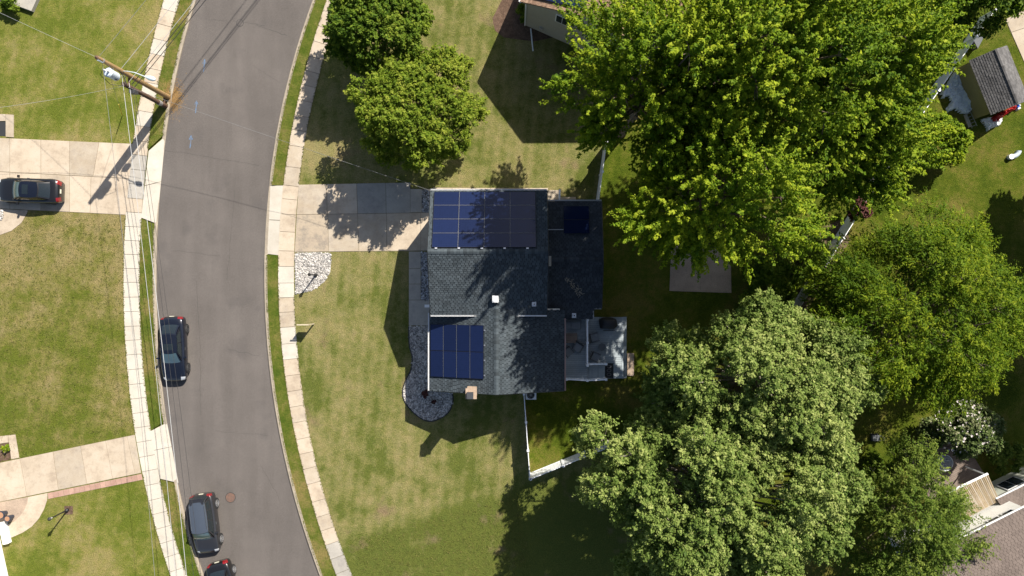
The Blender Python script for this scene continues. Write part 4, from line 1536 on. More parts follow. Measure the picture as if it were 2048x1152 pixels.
q0 = cA + d * 0.0 + Vector((0, 0, EV - 0.1)); q1 = i0 - e * 0.08 + Vector((0, 0, EV - 0.5)); q2 = i0 - e * 0.08 + Vector((0, 0, 0.3))
mb.tube([q0, q1, q2], 0.055, 6); build('downspout', mb, 'white_trim', nb)
w_ = i0 + d * 2.8 - e * 0.02
window(nb, (w_.x, w_.y), d, 0.9, 1.1, 3.6)
mb = MB(); q = i0 + d * 1.3 - e * 0.06; mb.obox(q, d, e, 0.25, 0.12, 0.9, 1.3); build('meter_box', mb, 'galv', nb)
mb = MB(); q0 = at(1066, 103); mb.tube([(q0.x, q0.y, 0.12), tuple(i0 + d * 0.5 - e * 0.1 + Vector((0, 0, 0.2)))], 0.05, 6); build('drain_pipe', mb, 'white_plastic', nb)

# shed at upper right
sh = thing('shed', 'grey-roofed garden shed with yellow siding at upper right', 'shed', tuple(at(1985, 170)))
dr = Vector((44, -110, 0)).normalized()                 # ridge runs down to the right
er = Vector((-dr.y, dr.x, 0))                          # to the right of travel...
rc = at(2000, 116, 2.95); rc = Vector((rc.x, rc.y, 0))
e0_ = at(1938, 121, 2.05); e0_ = Vector((e0_.x, e0_.y, 0))
half = abs((e0_ - rc).dot(er))
sgn = 1 if (e0_ - rc).dot(er) > 0 else -1
LENS = 4.05
st0 = rc + dr * ((e0_ - rc).dot(dr))
A_ = st0 + er * sgn * half; B_ = A_ + dr * LENS + dr * 0.3
C_ = st0 + dr * (LENS + 0.3); D_ = st0.copy()
roof_slope(sh, [P2(A_, 2.05), P2(B_, 2.05), P2(C_, 2.95), P2(D_, 2.95)], 'shingle_grey', seed=31)
A2 = st0 - er * sgn * half; B2 = A2 + dr * (LENS + 0.3)
roof_slope(sh, [P2(B2, 2.05), P2(A2, 2.05), P2(D_, 2.95), P2(C_, 2.95)], 'shingle_grey', seed=32)
ridge_cap(sh, P2(D_, 2.95), P2(C_, 2.95), 'shingle_grey', 0.12)
mb = MB()
g0 = st0 + dr * 0.12; g1 = st0 + dr * (LENS + 0.18); hh = half - 0.12
for g_ in (g0, g1):
    mb.v += [P2(g_ + er * hh, 0), P2(g_ - er * hh, 0), P2(g_ - er * hh, 2.05), P2(g_, 2.85), P2(g_ + er * hh, 2.05)]
mb.addf((0, 1, 2, 3, 4)); mb.addf((9, 8, 7, 6, 5))
for i in range(5):
    mb.addf((i, 5 + i, 5 + (i + 1) % 5, (i + 1) % 5))
build('wall', mb, 'siding_yellow', sh)
LB = (LENS + 0.06)
for k in range(17):     # upright boards on the wall facing us
    mb = MB(); q = g0 + er * sgn * (hh + 0.012) + dr * ((k + 0.5) * LB / 17)
    mb.obox(q, dr, er, LB / 17 - 0.012, 0.024, 0.1, 2.02); build('wall_board', mb, 'siding_yellow', sh)

# crumpled white tarp beside the shed
outl = px([(1911, 136), (1924, 150), (1930, 175), (1940, 195), (1945, 208), (1943, 222), (1930, 231), (1915, 228), (1905, 222), (1890, 227), (1888, 218), (1897, 207), (1893, 196), (1880, 199), (1876, 190), (1884, 178), (1895, 160)])
op = [(p.x, p.y) for p in outl]
xs_ = [p[0] for p in op]; ys_ = [p[1] for p in op]
mb = MB(); rr = random.Random(8)
NX = 34
from mathutils import noise as mnoise
idx = {}
for i in range(NX + 1):
    for j in range(NX + 1):
        x = min(xs_) + (max(xs_) - min(xs_)) * i / NX; y = min(ys_) + (max(ys_) - min(ys_)) * j / NX
        if inside((x, y), op):
            z = 0.22 + 0.35 * abs(mnoise.noise(Vector((x * 0.9, y * 0.9, 3)))) + 0.22 * abs(mnoise.noise(Vector((x * 3.1, y * 3.1, 1)))) + 0.1 * mnoise.noise(Vector((x * 7, y * 7, 2)))
            idx[i, j] = len(mb.v); mb.v.append((x + rr.uniform(-0.03, 0.03), y + rr.uniform(-0.03, 0.03), z))
for (i, j) in list(idx):
    q = [(i, j), (i + 1, j), (i + 1, j + 1), (i, j + 1)]
    k = [idx[a] for a in q if a in idx]
    if len(k) >= 3:
        mb.addf(k)
edge = [p for p in idx if sum(((p[0] + a, p[1] + b) in idx) for a, b in ((1, 0), (-1, 0), (0, 1), (0, -1))) < 4]
for p in edge:
    v_ = mb.v[idx[p]]; mb.v[idx[p]] = (v_[0], v_[1], 0.11)
tp = build('tarpaulin', mb, 'tarp')
tag(tp, 'crumpled white tarpaulin on the ground between fence and shed', 'tarp')
# ladder lying by the tarp
a = at(1932, 226, 0.3); b = at(1946, 256, 0.3)
lad = thing('ladder', 'ladder lying on the grass below the white tarp', 'ladder', (a.x, a.y, 0.1))
dd = Vector((b.x - a.x, b.y - a.y, 0)); L = dd.length; dd.normalize(); ss = Vector((-dd.y, dd.x, 0))
a = Vector((a.x, a.y, 0.2))
for s in (0.0, 0.42):
    mb = MB(); mb.tube([a + ss * s, a + ss * s + dd * L], 0.03, 4); build('rail', mb, 'ladder_alu', lad)
for k in range(5):
    mb = MB(); q = a + dd * (L * (k + 0.5) / 5); mb.tube([q, q + ss * 0.42], 0.02, 4); build('rung', mb, 'ladder_alu', lad)
mb = MB()
a = at(1927, 230); b = at(1938, 256)
mb.prism([tuple(at(*p))[:2] for p in ((1925, 231), (1931, 230), (1941, 254), (1934, 256))], 0.1, 0.2)
tag(build('plank', mb, 'concrete_old'), 'pale plank lying beside the ladder near the shed', 'plank')
# heap of deflated toys: white sheet, red and blue pieces
hp = thing('deflated_pool_toy', 'red, white and blue deflated pool toy heaped against the shed', 'pool toy', tuple(at(1990, 235, 0)))


def lump(name, pts, h, mat, parent, seed, n=26, wr=2.5):
    P = [(p.x, p.y) for p in px(pts)]
    X = [p[0] for p in P]; Y = [p[1] for p in P]
    mb = MB(); ix = {}
    for i in range(n + 1):
        for j in range(n + 1):
            x = min(X) + (max(X) - min(X)) * i / n; y = min(Y) + (max(Y) - min(Y)) * j / n
            if inside((x, y), P):
                z = 0.12 + h * (0.35 + abs(mnoise.noise(Vector((x * wr, y * wr, seed)))) + 0.4 * mnoise.noise(Vector((x * wr * 2.7, y * wr * 2.7, seed))))
                ix[i, j] = len(mb.v); mb.v.append((x, y, max(0.11, z)))
    for (i, j) in list(ix):
        k = [ix[a] for a in ((i, j), (i + 1, j), (i + 1, j + 1), (i, j + 1)) if a in ix]
        if len(k) >= 3:
            mb.addf(k)
    for p in list(ix):
        if sum(((p[0] + a, p[1] + b) in ix) for a, b in ((1, 0), (-1, 0), (0, 1), (0, -1))) < 4:
            v_ = mb.v[ix[p]]; mb.v[ix[p]] = (v_[0], v_[1], 0.10)
    return build(name, mb, mat, parent)


lump('white_sheet', [(1955, 240), (1975, 234), (2000, 232), (2004, 240), (1998, 252), (1980, 258), (1970, 266), (1968, 256)], 0.3, 'white_plastic', hp, 3)
lump('red_sheet', [(1976, 238), (1990, 228), (2010, 220), (2024, 212), (2028, 220), (2012, 228), (1998, 238), (1992, 246), (1980, 246)], 0.55, 'red_plastic', hp, 6, 30, 4)
lump('blue_sheet', [(2024, 212), (2030, 208), (2034, 216), (2028, 221)], 0.5, 'blue_plastic', hp, 9, 12)
lump('white_end', [(2031, 210), (2038, 208), (2038, 220), (2028, 224)], 0.4, 'white_plastic', hp, 12, 12)
# dark storage box behind the fence
mb = MB(); mb.prism([tuple(at(*p, 0.6))[:2] for p in ((1945, 80), (1958, 60), (1970, 68), (1954, 98))], 0.1, 0.7)
tag(build('storage_box', mb, 'grey_wicker'), 'dark storage box beside the fence above the shed', 'box')
# corrugated pipe on the far lawn
mb = MB(); pts = [at(2020 + 18 * math.sin(s) , 314 - 14 * (1 - math.cos(s)), 0.2) for s in np.linspace(0.0, 1.45, 22)]
mb.tube([(p.x, p.y, 0.2) for p in pts], [0.17 + 0.02 * (i % 2) for i in range(22)], 10)
dp = tag(build('drain_pipe', mb, 'can_grey'), 'short curved grey pipe lying on the grass at far right', 'pipe')
q = pts[0]
mb = MB(); mb.lathe((q.x, q.y), [(0.2, 0.06), (0.2, 0.40)], 12); build('pipe_end', mb, 'white_plastic', dp)

# neighbour at the lower right
nh = thing('house', 'brown-roofed white neighbour house at the lower right corner', 'house', tuple(at(2030, 1090)))
EH = 5.0
q0 = at(1946, 1066, EH); q1 = at(2048, 1015, EH)
q0 = Vector((q0.x, q0.y, 0)); q1 = Vector((q1.x, q1.y, 0))
dn = (q1 - q0).normalized(); en = Vector((dn.y, -dn.x, 0))       # en: down-right, away from us
s0 = q0 - dn * 4.2; s1 = q0 + dn * 4.35
DEP = 9.0
roof_slope(nh, [P2(s0, EH), P2(s1, EH), P2(s1 + en * DEP / 2, EH + 1.6), P2(s0 + en * DEP / 2, EH + 1.6)], 'shingle_brown', seed=41)
roof_slope(nh, [P2(s1 + en * DEP, EH), P2(s0 + en * DEP, EH), P2(s0 + en * DEP / 2, EH + 1.6), P2(s1 + en * DEP / 2, EH + 1.6)], 'shingle_brown', seed=42)
mb = MB()
w0 = s0 + dn * 0.3 + en * 0.3; w1 = s1 - dn * 0.12 + en * 0.3
mb.prism([tuple(w0)[:2], tuple(w1)[:2], tuple(w1 + en * (DEP - 0.6))[:2], tuple(w0 + en * (DEP - 0.6))[:2]], 0, EH - 0.05)
build('wall', mb, 'siding_white', nh)
for k in range(24):
    mb = MB(); mb.slab3(w0 - en * 0.002 + Vector((0, 0, 0.15 + k * 0.2)), dn, Vector((0, 0, 1)), -en, (w1 - w0).length, 0.185, 0.014); build('siding_board', mb, 'siding_white', nh)
gutter(nh, P2(s0 - en * 0.06, EH + 0.02), P2(s1 - en * 0.06, EH + 0.02))
for sx in (2.05, 3.15):
    c = q0 + dn * sx + en * 0.28
    window(nh, (c.x, c.y), -dn if False else (-dn.x, -dn.y), 0.75, 0.6, 4.15, 0.06)
# lower wing, set towards the patio
z2 = 2.9
r0 = at(1998, 996, z2); r0 = Vector((r0.x, r0.y, 0)); 
b0 = r0 - dn * 0.2; b1 = r0 + dn * 7
roof_slope(nh, [P2(b0, z2), P2(b1, z2), P2(b1 + en * 3.0, z2 + 0.9), P2(b0 + en * 3.0, z2 + 0.9)], 'shingle_brown', seed=43)
mb = MB(); w0 = b0 + dn * 0.25 + en * 0.25; w1 = b1 + en * 0.25
mb.prism([tuple(w0)[:2], tuple(w1)[:2], tuple(w1 + en * 3)[:2], tuple(w0 + en * 3)[:2]], 0, z2 - 0.05); build('wall', mb, 'siding_sage', nh)
gutter(nh, P2(b0 - en * 0.05, z2 + 0.02), P2(b1 - en * 0.05, z2 + 0.02))
c = w0 + dn * 1.9
window(nh, (c.x, c.y), (-dn.x, -dn.y), 1.4, 1.2, 0.9, 0.06)
# slatted patio cover
pc = thing('patio_cover', 'slatted wooden patio cover with white beam against the lower right house', 'pergola', tuple(at(1945, 1000)))
HP = 2.6
k0 = at(1888, 990, HP); k1 = at(1976, 948, HP); k2 = at(1999, 1001, HP + 0.2); k3 = at(1926, 1040, HP + 0.2)
for k in range(26):
    s = (k + 0.5) / 26
    a_ = k0.lerp(k1, s); b_ = k3.lerp(k2, s)
    dd = (b_ - a_); L = dd.length; dd.normalize(); ss = Vector((-dd.y, dd.x, 0)).normalized(); nn = dd.cross(ss)
    mb = MB(); mb.slab3(a_ - ss * 0.045, dd, ss, Vector((0, 0, 1)), L, 0.085, 0.04); build('slat', mb, 'slat_red' if k % 3 else 'concrete_old', pc)
mb = MB(); mb.tube([k0 - Vector((0, 0, 0.02)), k1 - Vector((0, 0, 0.02))], 0.10, 4); build('beam', mb, 'vinyl', pc)
for q in (k0.lerp(k1, 0.04), k0.lerp(k1, 0.96)):
    mb = MB(); mb.tube([(q.x, q.y, 0.1), (q.x, q.y, HP - 0.05)], 0.07, 4); build('post', mb, 'vinyl', pc)
# wooden patio floor
c0, c1, c2, c3 = at(1800, 900), at(1905, 850), at(1966, 950), at(1860, 1005)
pd = thing('patio_floor', 'weathered brown board patio floor under the flowering shrub', 'patio', tuple(c0))
for k in range(34):
    a_ = c0.lerp(c3, (k + 0.06) / 34); b_ = c1.lerp(c2, (k + 0.06) / 34); a2 = c0.lerp(c3, (k + 0.94) / 34); b2_ = c1.lerp(c2, (k + 0.94) / 34)
    mb = MB(); mb.prism([tuple(p)[:2] for p in (a_, b_, b2_, a2)], 0.1, 0.30); build('board', mb, 'deck_wood', pd)
# round glass table
p = at(1890, 926, 1.0)
gt = thing('glass_table', 'round glass patio table with white rim on the brown patio', 'table', (p.x, p.y, 0.3))
mb = MB(); mb.lathe((p.x, p.y), [(0.58, 0.985), (0.58, 1.0)], 32); build('glass_top', mb, 'clear_glass', gt)
mb = MB(); mb.tube([(p.x + 0.6 * math.cos(a), p.y + 0.6 * math.sin(a), 0.995) for a in np.linspace(0, 6.2832, 33)], 0.025, 6, False); build('rim', mb, 'vinyl', gt)
for k in range(4):
    a_ = k * math.pi / 2 + 0.4
    mb = MB(); mb.tube([(p.x + 0.55 * math.cos(a_), p.y + 0.55 * math.sin(a_), 0.98), (p.x + 0.2 * math.cos(a_), p.y + 0.2 * math.sin(a_), 0.7), (p.x + 0.5 * math.cos(a_), p.y + 0.5 * math.sin(a_), 0.3)], 0.02, 5); build('leg', mb, 'vinyl', gt)
# mower-like cart, ball and pots by the patio
p = at(1752, 876, 0.4)
mw = thing('lawn_cart', 'small dark wheeled cart on the grass right of the pale tree', 'cart', (p.x, p.y, 0.1))
mb = MB(); mb.box(p.x - 0.28, p.x + 0.25, p.y - 0.2, p.y + 0.22, 0.22, 0.5); build('tub', mb, 'grey_wicker', mw)
mb = MB(); mb.tube([(p.x + 0.25, p.y - 0.2, 0.5), (p.x + 0.42, p.y - 0.1, 0.8), (p.x + 0.42, p.y + 0.12, 0.8), (p.x + 0.25, p.y + 0.2, 0.5)], 0.02, 5); build('handle', mb, 'galv', mw)
for sx, sy in ((-0.2, -0.24), (-0.2, 0.26), (0.2, -0.24), (0.2, 0.26)):
    mb = MB(); mb.tube([(p.x + sx, p.y + sy - 0.03, 0.22), (p.x + sx, p.y + sy + 0.03, 0.22)], 0.13, 12); build('wheel', mb, 'tyre', mw)
p = at(1744, 938, 0.25)
mb = MB()
mb.lathe((p.x, p.y), [(0.03, 0.1), (0.14, 0.13), (0.20, 0.22), (0.22, 0.32), (0.20, 0.42), (0.14, 0.50), (0.03, 0.54)], 16)
tag(build('garden_globe', mb, 'pink_ball', smooth=True), 'pinkish round globe under the shrubs right of the pale tree', 'globe')
p = at(1747, 976, 0.2)
mb = MB()
mb.lathe((p.x, p.y), [(0.10, 0.1), (0.15, 0.34), (0.17, 0.35), (0.17, 0.38), (0.12, 0.38), (0.10, 0.30)], 14)
tag(build('flower_pot', mb, 'orange_clay'), 'orange clay flower pot under the shrubs at lower right', 'pot')

# white neighbour corner at lower left
lh = thing('house', 'corner of a white neighbour house at the lower left edge', 'house', tuple(at(-100, 1090)))
c0 = at(-58, 1046, 2.8); 
e0v = Vector((c0.x, c0.y, 0)); dl = Vector((0.22, -1, 0)).normalized(); el = Vector((dl.y, -dl.x, 0))
roof_slope(lh, [P2(e0v, 2.8), P2(e0v + dl * 7.0, 2.8), P2(e0v + dl * 7.0 + el * 4.5, 4.5), P2(e0v + el * 4.5, 4.5)], 'shingle_grey', seed=51)
gutter(lh, P2(e0v - el * 0.06, 2.82), P2(e0v - el * 0.06 + dl * 7.0, 2.82), 'gutter', 'white_trim', 0.16)
mb = MB(); mb.prism([tuple(e0v + el * 0.3 + dl * 0.3)[:2], tuple(e0v + el * 0.3 + dl * 6.7)[:2], tuple(e0v + el * 9 + dl * 6.7)[:2], tuple(e0v + el * 9 + dl * 0.3)[:2]], 0, 2.75); build('wall', mb, 'siding_white', lh)
mb = MB(); q = at(8, 1066, 0.4); mb.obox(q, dl, el, 1.7, 0.42, 0.1, 0.5); build('porch_step', mb, 'siding_white', lh)


# ================================================================== utility pole, lamp and wires
PB = at(338, 195)
pole = thing('utility_pole', 'tall wooden utility pole with transformer and street lamp', 'utility pole', (PB.x, PB.y, 0))
mb = MB(); mb.tube([(PB.x, PB.y, -0.1), (PB.x, PB.y, 5), (PB.x, PB.y, 9.4)], [0.19, 0.165, 0.135], 14); build('shaft', mb, 'pole_new', pole)
mb = MB(); mb.tube([(PB.x + 0.02, PB.y - 0.13, 8.85), (PB.x + 0.02, PB.y - 0.13, 9.35)], 0.06, 8); build('insulator', mb, 'can_grey', pole)
mb = MB(); mb.tube([(PB.x, PB.y, 8.75), (PB.x, PB.y, 8.86)], 0.155, 14); build('pole_band', mb, 'galv', pole)
mb = MB(); mb.lathe((PB.x, PB.y), [(0.12, 9.4), (0.135, 9.40), (0.02, 9.5)], 10); build('pole_tip', mb, 'pole_old', pole)
TX = Vector((PB.x - 0.02, PB.y - 0.56, 0))
mb = MB(); mb.lathe((TX.x, TX.y), [(0.27, 7.15), (0.29, 7.2), (0.29, 8.05), (0.31, 8.07), (0.31, 8.12), (0.24, 8.2), (0.05, 8.24)], 20)
tr = build('transformer', mb, 'can_grey', pole)
for k, (dx, dy) in enumerate(((-0.12, 0.08), (0.12, 0.02))):
    mb = MB(); mb.lathe((TX.x + dx, TX.y + dy), [(0.05, 8.18), (0.07, 8.25), (0.05, 8.3), (0.07, 8.36), (0.03, 8.5)], 10); build('bushing', mb, 'ceramic', tr)
mb = MB(); mb.tube([(TX.x, TX.y + 0.28, 7.6), (PB.x, PB.y, 7.6)], 0.05, 6); mb.tube([(TX.x, TX.y + 0.28, 7.95), (PB.x, PB.y, 7.95)], 0.05, 6); build('bracket', mb, 'galv', tr)
mb = MB(); mb.box(TX.x + 0.1, TX.x + 0.2, TX.y - 0.295, TX.y - 0.27, 7.3, 7.55); build('number_plate', mb, 'dark_void', tr)
mb = MB(); mb.tube([(TX.x - 0.12, TX.y + 0.08, 8.5), (TX.x - 0.45, TX.y - 0.2, 8.2), (TX.x - 0.2, TX.y - 0.6, 7.5), (TX.x + 0.5, TX.y - 0.6, 7.1), (PB.x + 0.35, PB.y - 0.3, 6.7), (PB.x, PB.y - 0.15, 6.6)], 0.018, 5)
build('jumper', mb, 'wire_black', tr)
mb = MB(); mb.tube([(PB.x + 0.3, PB.y - 0.95, 6.4), (PB.x + 0.15, PB.y - 0.35, 6.6), (PB.x, PB.y - 0.1, 6.9)], 0.03, 5); build('cable_loop', mb, 'wire_black', pole)
# street lamp arm
lx, ly = at(292, 154, 7.0).x, at(292, 154, 7.0).y
mb = MB(); mb.tube([(PB.x, PB.y, 6.55), (PB.x + 0.5, PB.y - 0.08, 6.8), (PB.x + 1.1, PB.y - 0.22, 6.98), (lx, ly, 7.02)], 0.032, 8); arm = build('lamp_arm', mb, 'lamp_grey', pole)
mb = MB()
dl_ = Vector((lx - PB.x, ly - PB.y, 0)).normalized(); sl_ = Vector((-dl_.y, dl_.x, 0))
rings = []
for s, w, h in ((-0.02, 0.07, 0.06), (0.12, 0.12, 0.10), (0.30, 0.17, 0.13), (0.52, 0.16, 0.12), (0.64, 0.10, 0.08), (0.68, 0.03, 0.03)):
    c = Vector((lx, ly, 7.02)) + dl_ * s
    rings.append(len(mb.v))
    for j in range(10):
        a_ = 2 * math.pi * j / 10
        mb.v.append(tuple(c + sl_ * (math.cos(a_) * w) + Vector((0, 0, math.sin(a_) * h))))
for i in range(5):
    for j in range(10):
        mb.addf((rings[i] + j, rings[i] + (j + 1) % 10, rings[i + 1] + (j + 1) % 10, rings[i + 1] + j))
mb.addf(range(10)); mb.addf([rings[-1] + j for j in range(10)])
build('lamp_head', mb, 'lamp_grey', arm, smooth=True)
# old stub pole beside it, tied with a block
SB = at(333, 213)
stub = thing('stub_pole', 'short dark old pole stub beside the tall utility pole', 'utility pole', (SB.x, SB.y, 0))
mb = MB(); mb.tube([(SB.x, SB.y, -0.1), (SB.x, SB.y, 6.0)], [0.18, 0.15], 12); build('shaft', mb, 'pole_old', stub)
mb = MB(); mb.tube([(SB.x, SB.y, 0.9), (SB.x, SB.y, 1.3)], 0.195, 12); build('wrap', mb, 'galv', stub)
for z in (0.5, 5.4):
    mb = MB(); mb.obox(((SB.x + PB.x) / 2, (SB.y + PB.y) / 2), (0, 1), (1, 0), 0.75, 0.10, z, z + 0.10); build('tie_block', mb, 'pole_old', stub)
mb = MB(); mb.box(SB.x + 0.05, SB.x + 0.45, SB.y - 0.45, SB.y - 0.22, 4.9, 5.4); build('splice_box', mb, 'flue_grey', stub)


def wire(a, b, sag, r, mat, label, name='overhead_wire', group=None, n=26):
    a, b = Vector(a), Vector(b)
    pts = []
    for i in range(n + 1):
        s = i / n
        p = a.lerp(b, s)
        p.z -= sag * 4 * s * (1 - s)
        pts.append(p)
    mb = MB(); mb.tube(pts, r, 5)
    return tag(build(name, mb, mat), label, 'wire', group)


# runs down the left walk to the next pole
DP = at(452, 1300)
gd_ = 'wires running down the left side of the street'
spec = [((0.0, -0.15, 6.55), (0.0, 0.1, 6.6), 0.45, 0.016, 'wire_pale', 'pale twisted cable nearest the left sidewalk, running down the picture'),
        ((0.18, -0.62, 5.95), (0.5, 0.0, 6.0), 0.5, 0.020, 'wire_pale', 'thick pale cable passing over the roof of the navy sedan'),
        ((0.20, -0.70, 5.60), (0.9, 0.0, 5.7), 0.5, 0.013, 'wire_black', 'black cable right of the thick pale one, passing over the navy sedan'),
        ((0.25, -0.75, 5.40), (1.3, 0.0, 5.3), 0.5, 0.012, 'wire_black', 'rightmost black cable passing over the navy sedan'),
        ((-0.1, -0.1, 8.6), (-0.4, 0.0, 8.6), 0.5, 0.012, 'wire_grey', 'thin grey wire highest on the utility pole, running down the picture')]
for a, b, sg, r_, m_, lb in spec:
    wire((PB.x + a[0], PB.y + a[1], a[2]), (DP.x + b[0], DP.y + b[1], b[2]), sg, r_, m_, lb)
UPp = at(336 + 0.605 * 760, 205 - 0.797 * 760)
spec = [((0.0, 0.0, 6.75), (0.0, 0.0, 7.0), 0.35, 0.014, 'wire_pale', 'leftmost pale wire leaving the pole towards the top edge'),
        ((0.20, -0.55, 6.0), (0.9, 0.0, 6.3), 0.35, 0.016, 'wire_pale', 'thick pale cable leaving the stub pole towards the top edge'),
        ((0.22, -0.66, 5.70), (1.0, 0.0, 5.9), 0.35, 0.026, 'wire_black', 'black cable leaving the stub pole towards the top edge, left of its twin'),
        ((0.26, -0.74, 5.40), (1.3, 0.0, 5.6), 0.35, 0.024, 'wire_black', 'rightmost black cable leaving the stub pole towards the top edge'),
        ((-0.05, -0.13, 9.35), (0, 0, 9.3), 0.5, 0.012, 'wire_grey', 'thin grey wire from the pole tip towards the top edge')]
for a, b, sg, r_, m_, lb in spec:
    wire((PB.x + a[0], PB.y + a[1], a[2]), (UPp.x + b[0], UPp.y + b[1], b[2]), sg, r_, m_, lb)
h0 = at(861, 381, 4.9)
wire((PB.x + 0.1, PB.y - 0.9, 5.9), h0, 0.55, 0.009, 'wire_grey', 'thin service cable crossing the road to the house roof corner', 'service_cable')
l0 = at(-60, 222, 4.6)
wire((PB.x - 0.1, PB.y - 0.9, 6.2), l0, 0.4, 0.009, 'wire_pale', 'pale service cable from the pole to the left edge above the driveway', 'service_cable')
l0 = at(-140, -40, 5.5)
wire((PB.x - 0.05, PB.y + 0.05, 9.0), l0, 0.4, 0.009, 'wire_pale', 'pale wire from the pole top to the top left corner', 'service_cable')
# guy wires with yellow guard
gy0 = at(192, 183, 1.9)
gw = thing('guy_wire', 'guy wire with yellow guard on the grass left of the pole', 'guy wire', tuple(at(262, 230)))
ga = at(246, 232)
mb = MB(); mb.tube([(ga.x, ga.y, 0.1), (PB.x - 0.1, PB.y, 8.2)], 0.010, 5); build('strand', mb, 'wire_grey', gw)
mb = MB(); gdir = (Vector((PB.x - 0.1, PB.y, 8.2)) - Vector((ga.x, ga.y, 0.1))).normalized()
mb.tube([Vector((ga.x, ga.y, 0.1)) + gdir * 0.1, Vector((ga.x, ga.y, 0.1)) + gdir * 2.2], 0.03, 6); build('guard', mb, 'guard_yellow', gw)
# the next poles along the street stand just out of frame
for p, lb in ((DP, 'wooden utility pole beyond the bottom edge'), (UPp, 'wooden utility pole beyond the top edge')):
    o_ = thing('utility_pole', lb, 'utility pole', (p.x, p.y, 0))
    mb = MB(); mb.tube([(p.x, p.y, -0.1), (p.x, p.y, 9.6)], [0.18, 0.13], 12); build('shaft', mb, 'pole_new', o_)


# ================================================================== small street things
def lamp_post(c, h, label, head):
    t_ = thing('lamp_post', label, 'lamp post', (c.x, c.y, Z_LAWN))
    z = Z_LAWN
    mb = MB(); mb.lathe((c.x, c.y), [(0.14, z), (0.13, z + 0.18), (0.06, z + 0.26), (0.045, z + h * 0.78), (0.06, z + h * 0.8)], 12); build('post', mb, 'black_metal', t_)
    mb = MB(); mb.lathe((c.x, c.y), [(0.07, z + h * 0.8), (head, z + h * 0.93), (head * 1.15, z + h * 0.935), (0.04, z + h * 0.99), (0.02, z + h * 1.02)], 6); hd = build('lantern', mb, 'black_metal', t_)
    for k in range(6):
        a_ = (k + 0.5) * math.pi / 3
        mb = MB()
        r0, r1 = 0.075 * 0.87, head * 0.87
        u = Vector((math.cos(a_), math.sin(a_), 0)); s = Vector((-u.y, u.x, 0))
        b0 = Vector((c.x, c.y, z + h * 0.82)) + u * (r0 + 0.018); b1 = Vector((c.x, c.y, z + h * 0.915)) + u * (r1 + 0.006)
        mb.quad(b0 - s * 0.03, b0 + s * 0.03, b1 + s * head * 0.4, b1 - s * head * 0.4); build('pane', mb, 'lamp_clear', hd)
    mb = MB(); mb.tube([(c.x - 0.22, c.y, z + h * 0.72), (c.x + 0.22, c.y, z + h * 0.72)], 0.015, 5); build('crossbar', mb, 'black_metal', t_)


lamp_post(at(633, 550), 1.95, 'black lamp post in the white stones by the driveway mouth', 0.12)
lamp_post(at(137, 1019), 2.3, 'black lamp post on the lawn at lower left', 0.13)
mb = MB()
p = at(139, 1019)
mb.box(p.x - 0.32, p.x + 0.32, p.y - 0.34, p.y + 0.30, 0.06, Z_LAWN + 0.02)
tag(build('lamp_base_bed', mb, 'mulch'), 'small square earth patch round the lower left lamp post', 'garden bed')
# hanging yard sign
p0, p1 = at(597, 650, 1.5), at(617, 649, 1.5)
yc = (p0.y + p1.y) / 2
ys = thing('yard_sign', 'hanging sign board on a post at the edge of the right sidewalk', 'sign', (p1.x, yc, Z_LAWN))
mb = MB(); mb.box(p1.x - 0.03, p1.x + 0.05, yc - 0.04, yc + 0.04, Z_LAWN, 1.70); build('post', mb, 'sign_tan', ys)
mb = MB(); mb.box(p0.x - 0.1, p1.x - 0.035, yc - 0.04, yc + 0.04, 1.56, 1.64); build('arm', mb, 'sign_tan', ys)
mb = MB(); mb.box(p0.x, p1.x - 0.06, yc - 0.02, yc + 0.02, 0.85, 1.48); build('board', mb, 'sign_tan', ys)
# pots at the lower left door
for (x, y, r_, lb) in ((4, 1029, 0.30, 'larger dark pot at the left edge beside the curved path'), (18, 1036, 0.23, 'smaller dark pot beside the curved path at lower left')):
    p = at(x, y, 0.5)
    t_ = thing('plant_pot', lb, 'pot', (p.x, p.y, Z_LAWN))
    mb = MB(); mb.lathe((p.x, p.y), [(r_ * 0.6, Z_LAWN), (r_, 0.62), (r_ * 1.05, 0.64), (r_ * 1.05, 0.70), (r_ * 0.85, 0.70)], 18); build('pot', mb, 'pot_navy', t_)
    mb = MB(); mb.lathe((p.x, p.y), [(r_ * 0.8, 0.68), (r_ * 0.8, 0.705)], 18); build('soil', mb, 'terracotta', t_)


